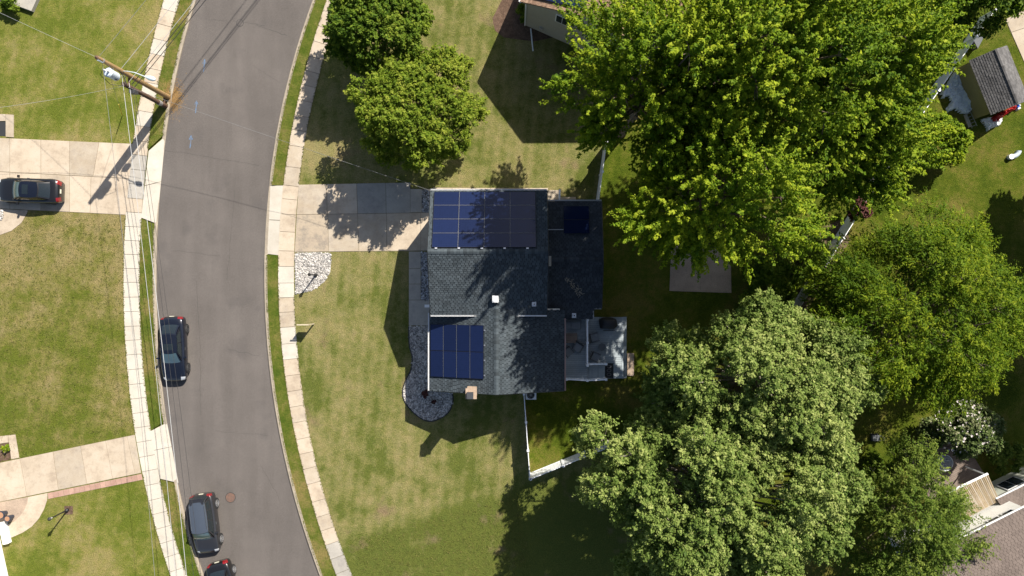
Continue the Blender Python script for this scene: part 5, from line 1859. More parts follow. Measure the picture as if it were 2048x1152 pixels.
# ================================================================== parked cars
def car(name, label, L, W, kind, paint_, roof_, pos, heading, rim='rim_dark', plate=True):
    """local +x is forward"""
    ang = math.atan2(heading[1], heading[0])
    t_ = thing(name, label, 'car', (pos.x, pos.y, 0.004), ang, 'cars parked in the street and drive', local=True)
    h = W / 2
    if kind == 'sedan':
        st_ = [(-.5, .70, .60), (-.494, .80, .76), (-.478, .88, .92), (-.44, .945, 1.0), (-.37, .985, 1.02), (-.2, 1, .98), (0, 1, .96), (.12, 1, .97), (.19, .99, .98), (.26, .98, .955), (.36, .96, .88),
               (.43, .92, .80), (.473, .85, .71), (.492, .76, .62), (.5, .66, .52)]
        zb, zt = 0.94, 1.44
        B = dict(xf=.215 * L, xr=-.395 * L, wf=.80 * h, wr=.74 * h)
        T = dict(xf=.035 * L, xr=-.215 * L, wf=.62 * h, wr=.60 * h)
    else:
        st_ = [(-.5, .76, .70), (-.495, .84, .90), (-.485, .90, 1.04), (-.45, .955, 1.08), (-.36, .99, 1.08), (-.2, 1, 1.06), (0, 1, 1.05), (.13, 1, 1.06), (.21, .99, 1.08), (.28, .98, 1.05), (.38, .96, .97),
               (.44, .92, .88), (.478, .85, .76), (.493, .76, .64), (.5, .66, .52)]
        zb, zt = 1.04, 1.66
        B = dict(xf=.235 * L, xr=-.475 * L, wf=.82 * h, wr=.80 * h)
        T = dict(xf=.075 * L, xr=-.40 * L, wf=.66 * h, wr=.63 * h)
    mb = MB()
    M = None
    for (fx, fw, z) in st_:
        w = fw * h
        half = [(0, z + .035), (.35 * w, z + .03), (.66 * w, z + .018), (.86 * w, z - .01), (.955 * w, z - .06), (.99 * w, z - .15), (w, z * .72), (w * 1.0, .48), (.975 * w, .32), (.90 * w, .20)]
        ring = [(y, zz) for y, zz in half] + [(-y, zz) for y, zz in reversed(half[1:])]
        if M is None:
            M = len(ring)
        k = len(mb.v)
        # nose and tail bow in plan
        for y, zz in ring:
            bow = 0.0
            if abs(fx) > .45:
                bow = -math.copysign(1, fx) * 0.10 * (y / h) ** 2 * (abs(fx) - .45) / .05
            mb.v.append((fx * L + bow, y, zz))
        if k:
            for j in range(M - 1):
                mb.addf((k - M + j, k - M + j + 1, k + j + 1, k + j))
            mb.addf((k - 1, k - M, k, k + M - 1))
    mb.addf(range(M)); mb.addf(reversed(range(len(mb.v) - M, len(mb.v))))
    body = build('body', mb, paint_, t_, smooth=True)
    bm = bmesh.new(); bm.from_mesh(body.data); bmesh.ops.recalc_face_normals(bm, faces=bm.faces[:]); bm.to_mesh(body.data); bm.free()

    # cabin: four bowed sides from belt line to roof edge
    def side(which, s, v):
        """s along the side, v 0 belt .. 1 roof"""
        def pt(D, z, bulge):
            if which == 'f':
                return Vector((D['xf'] + bulge * .10 * (1 - (2 * s - 1) ** 2) - bulge * 0.0, D['wf'] * (2 * s - 1), z))
            if which == 'r':
                return Vector((D['xr'] - bulge * .08 * (1 - (2 * s - 1) ** 2), D['wr'] * (1 - 2 * s), z))
            yy = D['wr'] + (D['wf'] - D['wr']) * s + bulge * .045 * (1 - (2 * s - 1) ** 2)
            if which == 'l':
                return Vector((D['xr'] + (D['xf'] - D['xr']) * s, yy, z))
            yy = D['wf'] + (D['wr'] - D['wf']) * s + bulge * .045 * (1 - (2 * s - 1) ** 2)
            return Vector((D['xf'] + (D['xr'] - D['xf']) * s, -yy, z))
        a, b = pt(B, zb - .03, 1), pt(T, zt, 1)
        p = a.lerp(b, v)
        out = {'f': Vector((1, 0, .4)), 'r': Vector((-1, 0, .4)), 'l': Vector((0, 1, .3)), 'd': Vector((0, -1, .3))}[which].normalized()
        return p + out * (.05 * math.sin(math.pi * v))

    cab = MB()
    NS, NV = 9, 6
    for wh in 'flrd':
        wk = 'd' if wh == 'd' else wh
        k = len(cab.v)
        for i in range(NV + 1):
            for j in range(NS + 1):
                cab.v.append(tuple(side(wk, j / NS, i / NV)))
        for i in range(NV):
            for j in range(NS):
                a = k + i * (NS + 1) + j
                cab.addf((a, a + 1, a + NS + 2, a + NS + 1))
    cabin = build('cabin', cab, paint_, t_, smooth=True)
    # roof skin: crowned
    rf = MB()
    NX_, NY_ = 8, 8
    for i in range(NX_ + 1):
        for j in range(NY_ + 1):
            s, y = i / NX_, 2 * j / NY_ - 1
            xr = T['xr'] - .08 * (1 - y * y); xf = T['xf'] + .10 * (1 - y * y)
            w = T['wr'] + (T['wf'] - T['wr']) * s + .045 * (1 - (2 * s - 1) ** 2)
            z = zt + .055 * (1 - y * y) * (0.45 + .55 * math.sin(math.pi * min(1, max(0, s)))) + .002
            rf.v.append((xr + (xf - xr) * s, w * y, z))
    for i in range(NX_):
        for j in range(NY_):
            a = i * (NY_ + 1) + j
            rf.addf((a, a + NY_ + 1, a + NY_ + 2, a + 1))
    roof = build('roof', rf, roof_, t_, smooth=True)
    sk = MB()
    if kind == 'sedan':
        s0, s1 = .52, .9
        for i in range(5):
            for j in range(5):
                pass

    def patch(nm, wh, s0, s1, v0, v1, mat, off=.008, n=6):
        q = MB()
        for i in range(n + 1):
            for j in range(n + 1):
                s = s0 + (s1 - s0) * j / n; v = v0 + (v1 - v0) * i / n
                p = side(wh, s, v)
                du = side(wh, min(1, s + .02), v) - side(wh, max(0, s - .02), v)
                dv = side(wh, s, min(1, v + .02)) - side(wh, s, max(0, v - .02))
                nrm = du.cross(dv).normalized()
                if nrm.z < 0 or (abs(nrm.z) < .05 and nrm.dot(p) < 0):
                    nrm = -nrm
                q.v.append(tuple(p + nrm * off))
        for i in range(n):
            for j in range(n):
                a = i * (n + 1) + j
                q.addf((a, a + 1, a + n + 2, a + n + 1))
        return build(nm, q, mat, t_, smooth=True)

    patch('windshield', 'f', .06, .94, .06, .95, 'car_screen')
    patch('rear_window', 'r', .08, .92, .10, .92, 'car_glass')
    cuts = [(.10, .46), (.50, .93)] if kind == 'sedan' else [(.05, .27), (.30, .58), (.61, .94)]
    for a, b in cuts:
        patch('side_window', 'l', a, b, .14, .90, 'car_glass')
        patch('side_window', 'd', 1 - b, 1 - a, .14, .90, 'car_glass')
    if kind == 'sedan':
        q = MB()
        for i in range(5):
            for j in range(5):
                a = .5 + .38 * i / 4; y = (-.62 + 1.24 * j / 4)
                w = T['wf']
                q.v.append((T['xr'] + (T['xf'] - T['xr']) * a, w * y, zt + .055 * (1 - y * y) * (0.45 + .55 * math.sin(math.pi * a)) + .012))
        for i in range(4):
            for j in range(4):
                a = i * 5 + j
                q.addf((a, a + 5, a + 6, a + 1))
        build('sunroof', q, 'car_glass', roof, smooth=True)
    else:
        for s in (-1, 1):
            q = MB(); y = s * T['wr'] * .96
            q.tube([(T['xr'] + .1, y, zt + .02), (T['xr'] + .22, y, zt + .085), (T['xf'] - .3, y * 1.03, zt + .085), (T['xf'] - .15, y * 1.03, zt + .02)], .02, 6)
            build('roof_rail', q, 'chrome', roof)
        q = MB(); q.box(B['xr'] - .02, T['xr'] + .12, -T['wr'] * .9, T['wr'] * .9, zt - .03, zt + .02); build('spoiler', q, paint_, roof)
    # wheels
    rw = .335 if kind == 'sedan' else .36
    for fx in (-.295, .305):
        for s in (-1, 1):
            yo = s * (h - .02)
            q = MB(); q.tube([(fx * L, yo - s * .10, rw + .02), (fx * L, yo + s * .022, rw + .02)], rw + .065, 20); build('wheel_arch', q, 'black_cover', t_)
            q = MB()
            prof = [(-.20, rw * .7), (-.19, rw * .97), (-.15, rw), (.0, rw), (.035, rw * .97), (.05, rw * .86), (.04, rw * .70)]
            rg = []
            for yy, r_ in prof:
                rg.append(len(q.v))
                for j in range(20):
                    a_ = 2 * math.pi * j / 20
                    q.v.append((fx * L + r_ * math.cos(a_), yo + s * yy, rw + r_ * math.sin(a_)))
            for i in range(len(prof) - 1):
                for j in range(20):
                    q.addf((rg[i] + j, rg[i] + (j + 1) % 20, rg[i + 1] + (j + 1) % 20, rg[i + 1] + j))
            tyre = build('tyre', q, 'tyre', None, smooth=True)
            wh = build('wheel', (lambda m: (m.tube([(fx * L, yo - s * .10, rw), (fx * L, yo + s * .015, rw)], rw * .70, 16), m)[1])(MB()), 'black_cover', t_)
            tyre.parent = wh; ROOT[tyre.name] = (0, 0, 0)
            q = MB()
            for j in range(7):
                a_ = 2 * math.pi * j / 7
                u = Vector((math.cos(a_), 0, math.sin(a_))); v = Vector((-u.z, 0, u.x))
                c = Vector((fx * L, yo + s * .045, rw))
                p = [c + u * .04 - v * .035, c + u * rw * .68 - v * .045, c + u * rw * .68 + v * .045, c + u * .04 + v * .035]
                q.face([tuple(x) for x in (p if s < 0 else reversed(p))])
            q.tube([(fx * L, yo + s * .02, rw), (fx * L, yo + s * .05, rw)], .06, 10)
            q.tube([(fx * L + rw * .69 * math.cos(a_), yo + s * .045, rw + rw * .69 * math.sin(a_)) for a_ in np.linspace(0, 6.2832, 21)], .018, 4, False)
            build('rim', q, rim, wh)
    zd = 1.0 if kind == 'sedan' else 1.08

    def lens(nm, fx0, fx1, y0, y1, z, mat, rise):
        """lamp lens wrapped over the corner, riding just above the body skin"""
        q = MB()
        xs_ = [p[0] * L for p in st_]; zs_ = [p[2] for p in st_]; ws_ = [p[1] * h for p in st_]
        n = 5
        for i in range(n + 1):
            for j in range(n + 1):
                x = (fx0 + (fx1 - fx0) * i / n) * L; yf = y0 + (y1 - y0) * j / n
                zz = np.interp(x, xs_, zs_); ww = np.interp(x, xs_, ws_)
                y = yf * ww
                prof = [0, .35, .66, .86, .955, .99, 1.0]; pz = [.035, .03, .018, -.01, -.06, -.15, -.28 * zz]
                dz = np.interp(abs(yf), prof, pz)
                bow = 0
                if abs(x / L) > .45:
                    bow = -math.copysign(1, x) * 0.10 * (y / h) ** 2 * (abs(x / L) - .45) / .05
                q.v.append((x + bow + math.copysign(.012, x), y * 1.008, zz + dz + rise))
        for i in range(n):
            for j in range(n):
                a = i * (n + 1) + j
                q.addf((a, a + 1, a + n + 2, a + n + 1))
        o_ = build(nm, q, mat, t_, smooth=True)
    for s in (-1, 1):
        lens('taillight', -.499, -.458, s * .62, s * .995, zd, 'tail_red', .014)
        lens('headlight', .425, .488, s * .66, s * .98, zd, 'lamp_clear', .014)
        q = MB(); c = Vector((B['xf'] - .42, s * (h + .09), zb + .02))
        q.obox(c, (1, 0), (0, 1), .12, .20, c.z - .03, c.z + .11); build('mirror', q, paint_, t_)
        q = MB(); q.tube([(.02 * L, s * h * 1.003, zb - .12), (.02 * L - .2, s * h * 1.003, zb - .12)], .016, 5); build('door_handle', q, 'chrome', t_)
    if plate:
        q = MB(); q.box(-.505 * L, -.497 * L, -.16, .16, .70, .82); build('licence_plate', q, 'plate', t_)
    # shut lines of bonnet and boot, and wipers
    def seam(nm, pts):
        xs_ = [p[0] * L for p in st_]; zs_ = [p[2] for p in st_]
        q = MB(); q.tube([(x, y, np.interp(x, xs_, zs_) + np.interp(abs(y) / h, [0, .35, .66, .86], [.035, .03, .018, -.01]) + .002) for x, y in pts], .008, 4); build(nm, q, 'dark_void', t_)
    seam('bonnet_seam', [(.24 * L, -.72 * h), (.42 * L, -.66 * h), (.455 * L, -.4 * h), (.462 * L, 0), (.455 * L, .4 * h), (.42 * L, .66 * h), (.24 * L, .72 * h)])
    if kind == 'sedan':
        seam('boot_seam', [(-.40 * L, -.70 * h), (-.455 * L, -.66 * h)]); seam('boot_seam', [(-.40 * L, .70 * h), (-.455 * L, .66 * h)])
    for s in (-.28, .22):
        q = MB(); p = side('f', .5 + s * .9, .04); p2 = side('f', .5 + s * .9 + .34, .10)
        q.tube([p + Vector((.02, 0, .02)), p2 + Vector((.02, 0, .02))], .01, 4); build('wiper', q, 'black_cover', t_)
    return t_


car('parked_sedan', 'dark navy sedan parked at the left kerb in mid street', 4.95, 1.88, 'sedan', 'paint_navy', 'paint_navy', at(346, 698, 0.75), (0.035, -1))
car('parked_suv', 'slate grey hatchback SUV parked at the left kerb near the manhole', 4.55, 1.86, 'suv', 'paint_charcoal', 'paint_slate', at(408, 1049, 0.9), (0.125, -1), 'rim_alloy')
car('parked_sedan', 'black car cut off by the bottom edge behind the grey SUV', 4.75, 1.85, 'sedan', 'paint_black', 'paint_navy', at(450, 1185, 0.75), (0.27, -1), 'rim_alloy')
car('parked_sedan', 'black sedan in the driveway at the left edge', 4.85, 1.86, 'sedan', 'paint_black', 'paint_navy', at(57, 381, 0.9), (-1, 0.03))
bpy.data.objects['parked_sedan.002'].location.z = 0.134 if 'parked_sedan.002' in bpy.data.objects else 0


# ================================================================== trees and shrubs
def leaf_mesh(name, C, N, A, size, tint, mat, parent, aspect=0.62):
    """one small folded leaf-spray per row: centre C, normal N, growth direction A (all n x 3)"""
    n = len(C)
    A = A - N * np.sum(A * N, 1, keepdims=True)
    A /= np.linalg.norm(A, axis=1, keepdims=True) + 1e-9
    Bv = np.cross(N, A)
    s = size[:, None]
    V = np.empty((n, 4, 3), np.float32)
    V[:, 0] = C - A * s * 0.5
    V[:, 1] = C + Bv * s * aspect * 0.5 + N * s * 0.12
    V[:, 2] = C + A * s * 0.55
    V[:, 3] = C - Bv * s * aspect * 0.5 + N * s * 0.12
    off = np.array(ROOT.get(parent.name, (0, 0, 0)), np.float32)
    V -= off
    me = bpy.data.meshes.new(name)
    me.vertices.add(n * 4)
    me.vertices.foreach_set('co', V.ravel())
    me.loops.add(n * 6)
    base = (np.arange(n) * 4)[:, None]
    li = (base + np.array([0, 1, 2, 0, 2, 3])[None]).astype(np.int32)
    me.loops.foreach_set('vertex_index', li.ravel())
    me.polygons.add(n * 2)
    me.polygons.foreach_set('loop_start', (np.arange(n * 2) * 3).astype(np.int32))
    a = me.attributes.new('tint', 'FLOAT', 'FACE')
    a.data.foreach_set('value', np.repeat(np.clip(tint, 0, 1), 2).astype(np.float32))
    me.materials.append(MATS[mat])
    me.update(calc_edges=True)
    o = bpy.data.objects.new(name, me)
    col.objects.link(o)
    o.parent = parent
    ROOT[o.name] = tuple(off)
    return o


def unit(a):
    return a / (np.linalg.norm(a, axis=1, keepdims=True) + 1e-9)


def tree(name, label, c, rx, ry, z0, z1, mat, seed, lobes=26, shoots=60, leaves=22, leaf=0.24, slen=0.9, swid=0.22,
         droop=0.0, spread=0.55, lobe_r=0.34, bark='bark', cat='tree', group=None, up=0.35, fill=0.35, trunk_r=0.2, arms=None, aspect=0.62):
    rng = np.random.default_rng(seed)
    t_ = thing(name, label, cat, (c.x, c.y, Z_LAWN - 0.05), 0.0, group)
    zc = z0 + (z1 - z0) * 0.42
    rzu, rzd = z1 - zc, zc - z0
    # lobe centres on an uneven dome
    D = []
    gold = math.pi * (3 - math.sqrt(5))
    for i in range(lobes):
        zz = 1 - (i + 0.5) / lobes * 1.35
        rr_ = math.sqrt(max(0, 1 - zz * zz))
        th = gold * i + rng.uniform(-0.35, 0.35)
        D.append((rr_ * math.cos(th), rr_ * math.sin(th), zz + rng.uniform(-0.1, 0.1)))
    D = unit(np.array(D))
    R3 = np.where(D[:, 2:3] > 0, np.array([[rx, ry, rzu]]), np.array([[rx, ry, rzd]]))
    th_ = np.arctan2(D[:, 1], D[:, 0])[:, None]
    ph_ = rng.uniform(0, 6.28, 3)
    wobble = 1 + 0.13 * np.sin(2 * th_ + ph_[0]) * (1 - np.abs(D[:, 2:3])) + 0.10 * np.sin(3 * th_ + ph_[1]) + 0.06 * np.sin(5 * th_ + ph_[2])
    k = rng.uniform(0.52, 0.90, (lobes, 1)) * wobble
    LC = D * R3 * k + np.array([[c.x, c.y, zc]])
    LR = min(rx, ry) * lobe_r * rng.uniform(0.72, 1.25, lobes)
    if arms is not None:
        for (ax, ay, az, ar) in arms:
            LC = np.vstack([LC, [[ax, ay, az]]]); LR = np.append(LR, ar)
    nl = len(LC)
    # trunk and limbs
    mb = MB()
    top = Vector((c.x, c.y, zc + rzu * 0.25))
    mb.tube([(c.x, c.y, 0.0), (c.x + 0.05, c.y, z0 * 0.6), (c.x - 0.05, c.y + 0.05, zc), tuple(top)], [trunk_r * 1.35, trunk_r, trunk_r * 0.75, trunk_r * 0.35], 8)
    tk = build('trunk', mb, bark, t_)
    mb = MB()
    for i in range(nl):
        p = Vector(LC[i])
        s = rng.uniform(0.1, 0.75)
        b0 = Vector((c.x, c.y, z0 * 0.8 + (zc + rzu * 0.2 - z0 * 0.8) * s))
        mid = b0.lerp(p, 0.5) + Vector((rng.uniform(-.3, .3), rng.uniform(-.3, .3), rng.uniform(-0.1, 0.45)))
        mb.tube([b0, mid, p], [trunk_r * 0.42, trunk_r * 0.26, trunk_r * 0.12], 5, False)
        for q in range(5):
            d_ = Vector(unit(rng.normal(size=(1, 3)) + (np.array([[p.x - c.x, p.y - c.y, 0.6]]) * 0.25))[0])
            e_ = p + d_ * LR[i] * 0.95
            mb.tube([p, p.lerp(e_, 0.5) + Vector((0, 0, 0.08)), e_], [trunk_r * 0.12, trunk_r * 0.08, 0.012], 4, False)
    build('limbs', mb, bark, t_)
    # shoots
    ns = (LR ** 2 / np.mean(LR ** 2) * shoots).astype(int) + 3
    idx = np.repeat(np.arange(nl), ns)
    n = len(idx)
    out = unit(LC - np.array([[c.x, c.y, zc - rzd * 0.5]]))[idx]
    d = unit(unit(rng.normal(size=(n, 3))) + out * 0.55 + np.array([[0, 0, 0.25]]))
    rad = rng.uniform(0.55, 1.0, (n, 1)) ** 0.6
    inner = rng.random((n, 1)) < fill
    rad = np.where(inner, rng.uniform(0.1, 0.7, (n, 1)), rad)
    P0 = LC[idx] + d * rad * LR[idx][:, None] * np.array([[1, 1, 0.85]])
    axis = unit(d * (1 - spread) + out * spread + np.array([[0, 0, up - droop]]) + rng.normal(size=(n, 3)) * 0.28)
    ln = slen * rng.uniform(0.6, 1.35, n)
    # leaves
    m = leaves
    tt = rng.random((n, m)) ** 0.85
    ax = np.repeat(axis, m, 0)
    tv = tt.ravel()[:, None]
    jit = rng.normal(size=(n * m, 3))
    jit -= ax * np.sum(jit * ax, 1, keepdims=True)
    C = np.repeat(P0, m, 0) + ax * tv * np.repeat(ln, m)[:, None] + jit * swid * (1.05 - 0.75 * tv)
    C[:, 2] -= droop * 0.5 * (tv[:, 0] ** 2) * np.repeat(ln, m)
    C[:, 2] = np.maximum(C[:, 2], 0.35)
    Nn = unit(unit(jit) * 0.50 + np.array([[sun_dir.x * 0.45, sun_dir.y * 0.45, 0.75]]) + rng.normal(size=(n * m, 3)) * 0.42 + np.repeat(out, m, 0) * 0.25)
    Aa = unit(ax * 0.8 + unit(jit) * 0.7 + rng.normal(size=(n * m, 3)) * 0.3 + np.array([[0, 0, -0.15]]))
    sz = leaf * np.clip(rng.lognormal(-0.03, 0.33, n * m), 0.4, 2.0) * np.repeat(rng.uniform(0.8, 1.2, n), m)
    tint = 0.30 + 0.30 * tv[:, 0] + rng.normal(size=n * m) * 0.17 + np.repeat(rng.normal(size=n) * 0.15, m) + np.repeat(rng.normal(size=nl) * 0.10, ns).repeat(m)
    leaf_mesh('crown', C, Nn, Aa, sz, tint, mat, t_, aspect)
    return t_


def ctr(pxx, pyy, h):
    p = at(pxx, pyy, h)
    return Vector((p.x, p.y, 0))


def arm_at(pxx, pyy, h, r):
    p = at(pxx, pyy, h)
    return (p.x, p.y, h, r)


# front-yard trees
tree('round_tree', 'dark green round tree by the sidewalk at the top of the picture', ctr(756, 45, 3.8), 3.55, 3.6, 1.5, 6.7, 'leaf_dark', 11, 30, 50, 40, 0.150, 0.6, 0.18, spread=0.45, lobe_r=0.30, trunk_r=0.17, fill=0.15)
tree('round_tree', 'light olive round tree beside the driveway', ctr(838, 226, 4.2), 4.2, 4.1, 1.5, 7.4, 'leaf_olive', 12, 42, 44, 42, 0.138, 0.6, 0.17, spread=0.45, lobe_r=0.26, trunk_r=0.19, fill=0.15)
# the big maples
mg = 'big maples behind the house'
kw = dict(slen=1.75, swid=0.125, spread=0.70, leaves=66, leaf=0.140, up=0.12, aspect=0.72, fill=0.12)
tree('maple_tree', 'big bright maple nearest the house at the top', ctr(1315, 165, 13.5), 4.2, 4.8, 5.5, 19.0, 'leaf_maple', 21, 36, 25, lobe_r=0.26, trunk_r=0.30, group=mg, arms=[arm_at(1180, 70, 12.0, 1.2), arm_at(1160, 175, 12.0, 1.0), arm_at(1215, 260, 12.5, 1.1)], **kw)
tree('maple_tree', 'big bright maple overhanging the concrete patio pad', ctr(1445, 372, 13.5), 4.5, 3.6, 6.0, 18.5, 'leaf_maple', 22, 34, 25, lobe_r=0.28, trunk_r=0.28, group=mg, arms=[arm_at(1290, 430, 13.0, 1.2), arm_at(1570, 455, 12.0, 1.3), arm_at(1400, 475, 12.5, 1.1)], **kw)
tree('maple_tree', 'largest bright maple in the middle of the top right group', ctr(1530, 105, 15.0), 6.0, 5.6, 6.0, 21.5, 'leaf_maple', 23, 52, 33, lobe_r=0.25, trunk_r=0.36, group=mg, **kw)
tree('maple_tree', 'bright maple beside the shed fence at upper right', ctr(1712, 120, 12.0), 4.6, 4.9, 5.0, 17.0, 'leaf_maple', 24, 42, 36, lobe_r=0.27, trunk_r=0.30, group=mg, **kw)
tree('maple_tree', 'smaller bright maple at the lower right of the maple group', ctr(1712, 305, 9.0), 4.0, 3.0, 3.5, 12.0, 'leaf_maple', 25, 28, 28, lobe_r=0.32, trunk_r=0.22, group=mg, **kw)
# pale green trees
kw = dict(slen=0.80, swid=0.19, spread=0.48, leaves=50, leaf=0.128, up=0.35, aspect=0.75, fill=0.15)
tree('linden_tree', 'pale green tree right of the deck, upper of the two', ctr(1535, 765, 8.0), 6.6, 5.8, 2.6, 12.5, 'leaf_pale', 31, 64, 50, lobe_r=0.20, trunk_r=0.32, group='pale trees', bark='bark_pale', arms=[arm_at(1345, 800, 7.5, 1.5), arm_at(1390, 740, 8.0, 1.5), arm_at(1400, 840, 8.5, 1.6), arm_at(1345, 690, 6.5, 1.2)], **kw)
tree('linden_tree', 'largest pale green tree at the bottom of the picture', ctr(1440, 1000, 8.5), 8.5, 7.5, 2.6, 13.5, 'leaf_pale', 32, 92, 54, lobe_r=0.17, trunk_r=0.38, group='pale trees', bark='bark_pale', **kw)
# golden fine-leaved tree and the ferny one
tree('oak_tree', 'yellow-green fine-leaved tree at the right beyond the fence', ctr(1835, 620, 6.5), 6.6, 6.5, 1.8, 10.5, 'leaf_gold', 41, 64, 60, 34, 0.165, 1.4, 0.20, droop=0.5, spread=0.6, lobe_r=0.22, trunk_r=0.25, up=0.15, fill=0.15, aspect=0.36)
tree('locust_tree', 'feathery mid-green tree at the lower right beside the patio', ctr(1815, 1040, 5.0), 3.5, 4.0, 1.2, 8.6, 'leaf_fern', 42, 34, 42, 36, 0.14, 1.4, 0.15, droop=0.25, spread=0.7, lobe_r=0.24, trunk_r=0.18, up=0.12, aspect=0.42, fill=0.15,
     arms=[arm_at(1925, 1085, 5.0, 0.9), arm_at(1835, 930, 4.5, 0.9)])
# trees standing just beyond the right edge, whose shade falls on the lawn
tree('maple_tree', 'dark tree beyond the right edge, shading the far lawn', ctr(2280, 365, 7.0), 4.8, 4.8, 2.5, 12.0, 'leaf_dark', 51, 30, 70, 24, 0.26, 0.9, 0.24, trunk_r=0.25)
tree('maple_tree', 'dark tree beyond the right edge near the lower house', ctr(2300, 660, 7.0), 4.2, 4.6, 2.5, 11.5, 'leaf_dark', 52, 26, 50, 20, 0.26, 0.9, 0.24, trunk_r=0.25)
tree('small_tree', 'loose dark green tree at the top right edge', ctr(1965, -20, 5.0), 2.6, 2.2, 1.5, 7.5, 'leaf_dark', 53, 16, 50, 18, 0.20, 0.7, 0.24, trunk_r=0.12)
# shrubs
sk = dict(cat='shrub', trunk_r=0.05, fill=0.4)
tree('shrub', 'bright rounded shrub against the fence near the far lawn', ctr(1880, 282, 1.8), 1.75, 2.1, 0.4, 3.4, 'leaf_maple', 61, 14, 60, 16, 0.16, 0.35, 0.16, **sk)
tree('shrub', 'dark red-leaved shrub poking over the white fence', ctr(1722, 420, 1.9), 0.75, 0.7, 0.5, 2.6, 'leaf_red', 62, 9, 40, 12, 0.13, 0.35, 0.12, **sk)
tree('flowering_shrub', 'shrub with white flowers beside the brown patio', ctr(1930, 858, 2.0), 2.25, 2.0, 0.4, 3.6, 'leaf_shrub', 63, 18, 70, 16, 0.16, 0.4, 0.18, **sk)
tree('shrub', 'green shrub behind the concrete pad, right of it', ctr(1545, 565, 2.0), 2.1, 1.6, 0.3, 3.4, 'leaf_dark', 64, 14, 60, 16, 0.17, 0.4, 0.18, **sk)
tree('shrub', 'brown-green shrub between the maples and the white fence', ctr(1610, 520, 1.0), 1.9, 2.0, 0.2, 2.0, 'leaf_fern', 65, 12, 50, 14, 0.15, 0.4, 0.18, **sk)
tree('shrub', 'dark shrub between the pale tree and the feathery tree', ctr(1745, 960, 1.5), 1.7, 1.7, 0.2, 2.6, 'leaf_dark', 66, 12, 50, 14, 0.16, 0.4, 0.18, **sk)
tree('shrub', 'low dark shrub at the wall of the tan neighbour house', ctr(1048, 25, 0.6), 0.45, 0.7, 0.1, 1.2, 'leaf_dark', 67, 8, 40, 12, 0.10, 0.2, 0.1, **sk)
tree('shrub', 'small round bush at the top left corner planter', ctr(18, 8, 0.7), 0.7, 0.5, 0.1, 1.3, 'leaf_dark', 68, 8, 40, 12, 0.10, 0.2, 0.1, **sk)
tree('shrub', 'tiny dark plant in the stone bed below the house corner', ctr(850, 788, 0.3), 0.20, 0.26, 0.08, 0.62, 'leaf_red', 69, 6, 16, 10, 0.07, 0.12, 0.06, **sk)
tree('shrub', 'smallest dark sprig in the rounded end of the stone bed', ctr(868, 803, 0.2), 0.13, 0.13, 0.08, 0.4, 'leaf_red', 70, 5, 12, 8, 0.06, 0.1, 0.05, **sk)
tree('shrub', 'little green plant in the bed at the left edge', ctr(12, 896, 0.3), 0.25, 0.22, 0.08, 0.55, 'leaf_maple', 71, 6, 16, 10, 0.08, 0.12, 0.06, **sk)
tree('shrub', 'grey-leaved shrub beside the lower right house wall', ctr(2018, 915, 1.0), 1.3, 1.1, 0.2, 1.8, 'leaf_fern', 72, 10, 50, 14, 0.13, 0.3, 0.14, **sk)
# blossoms scattered over the flowering shrub
fs = [o for o in bpy.data.objects if o.name.startswith('flowering_shrub')][0]
rr = np.random.default_rng(5)
mb = MB()
cB = ctr(1932, 856, 2.4)
for i in range(190):
    d_ = unit(rr.normal(size=(1, 3)) + np.array([[0, 0, 0.6]]))[0]
    q = Vector((cB.x + d_[0] * 2.2, cB.y + d_[1] * 2.0, 1.7 + max(0.0, d_[2]) * 2.0))
    s = rr.uniform(0.05, 0.10)
    for k in range(3):
        a_ = k * 2.1 + rr.uniform(0, 1)
        u = Vector((math.cos(a_), math.sin(a_), 0.35)) * s; v = Vector((-math.sin(a_), math.cos(a_), 0)) * s * 0.7
        mb.quad(q, q + u * 0.6 + v, q + u * 1.2, q + u * 0.6 - v)
build('blossoms', mb, 'petal', fs, kind='stuff')

# sparse clover tufts and fallen leaves so the lawns are not perfectly flat
def tufts(name, label, region, n, size, mat, seed):
    rng = np.random.default_rng(seed)
    P = [(p.x, p.y) for p in px(region)]
    X = [p[0] for p in P]; Y = [p[1] for p in P]
    pts = []
    while len(pts) < n:
        q = (rng.uniform(min(X), max(X)), rng.uniform(min(Y), max(Y)))
        if inside(q, P):
            pts.append(q)
    pts = np.array(pts)
    rep = 5
    C = np.zeros((n * rep, 3)); C[:, :2] = np.repeat(pts, rep, 0) + rng.normal(size=(n * rep, 2)) * size * 0.8
    C[:, 2] = Z_LAWN + rng.uniform(0.01, 0.05, n * rep)
    N = unit(rng.normal(size=(n * rep, 3)) * 0.5 + np.array([[0, 0, 1.0]]))
    A = rng.normal(size=(n * rep, 3))
    e_ = thing(name, label, 'grass', (0, 0, 0))
    o_ = leaf_mesh('blades', C, N, A, size * rng.uniform(0.5, 1.4, n * rep), rng.random(n * rep), mat, e_, 0.4)
    o_['kind'] = 'stuff'
    e_['kind'] = 'stuff'


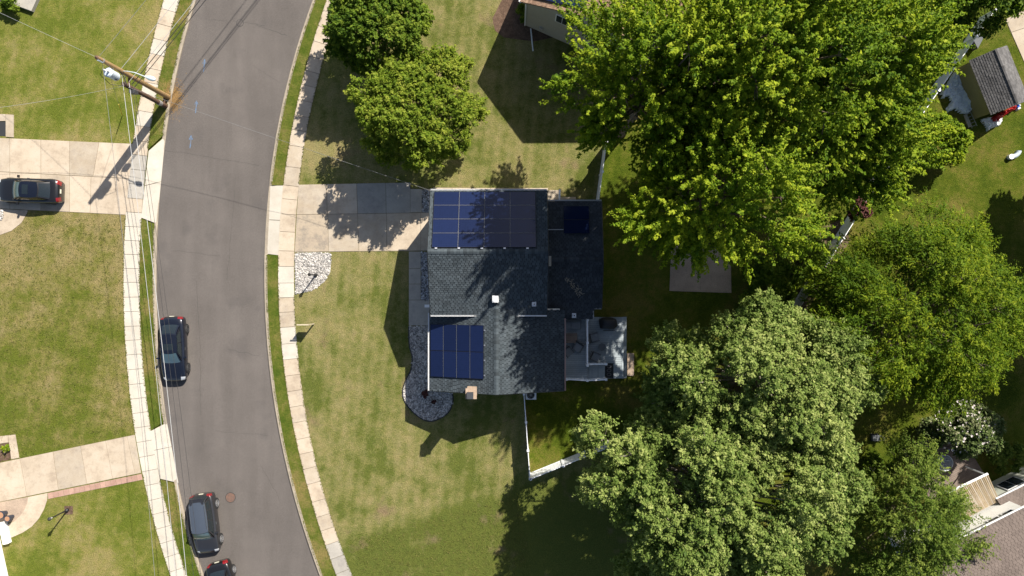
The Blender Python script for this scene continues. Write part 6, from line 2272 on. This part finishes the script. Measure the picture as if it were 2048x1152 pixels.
leafmat('tuft', (0.060, 0.085, 0.012), (0.110, 0.120, 0.026), (0.20, 0.17, 0.06), 0.15)
tufts('grass_tufts', 'clover and grass tufts on the left lawns', along(lw_l, 440, 860, dx=-3) + [(0, 925), (0, 480), (60, 440)], 3000, 0.07, 'tuft', 1)
tufts('grass_tufts', 'clover and grass tufts on the lower front lawn', [(700, 1080), (1040, 990), (1060, 1150), (720, 1150)], 1800, 0.07, 'tuft', 2)


# ragged grass growing over the paving edges
def edge_grass(name, label, edges, seed):
    rng = np.random.default_rng(seed)
    C = []
    for f, y0, y1, sg in edges:
        n = int((y1 - y0) * 3.2)
        ys_ = rng.uniform(y0, y1, n)
        dens = np.array([0.5 + 0.5 * mnoise.noise(Vector((y * 0.035, seed, sg))) + 0.4 * mnoise.noise(Vector((y * 0.15, seed, sg + 3))) for y in ys_])
        for y, dn_ in zip(ys_, dens):
            if rng.random() < dn_:
                p = at(f(y) + sg * rng.normal(0.2, 0.9) * (0.4 + dn_), y)
                C.append((p.x, p.y, Z_WALK + rng.uniform(0.0, 0.03)))
    C = np.array(C)
    n = len(C)
    N = unit(rng.normal(size=(n, 3)) * 0.5 + np.array([[0, 0, 1.0]]))
    e_ = thing(name, label, 'grass', (0, 0, 0))
    e_['kind'] = 'stuff'
    o_ = leaf_mesh('blades', C, N, rng.normal(size=(n, 3)), 0.075 * rng.uniform(0.5, 1.5, n), rng.random(n), 'tuft', e_, 0.45)
    o_['kind'] = 'stuff'


edge_grass('edge_grass', 'ragged grass along the edges of the left sidewalk',
           [(lw_l, -10, 285, 1), (lw_l, 432, 866, 1), (lw_l, 945, 1160, 1), (lw_r, -10, 300, -1), (lw_r, 438, 860, -1), (lw_r, 960, 1160, -1)], 3)
edge_grass('edge_grass', 'ragged grass along the edges of the right sidewalk',
           [(rw_l, -10, 370, 1), (rw_l, 512, 1160, 1), (rw_r, 60, 368, -1), (rw_r, 590, 1160, -1)], 4)
edge_grass('edge_grass', 'ragged grass growing over both kerbs',
           [(kl, -10, 270, 1), (kl, 450, 843, 1), (kl, 968, 1160, 1), (kr, -10, 370, -1), (kr, 510, 1160, -1)], 5)
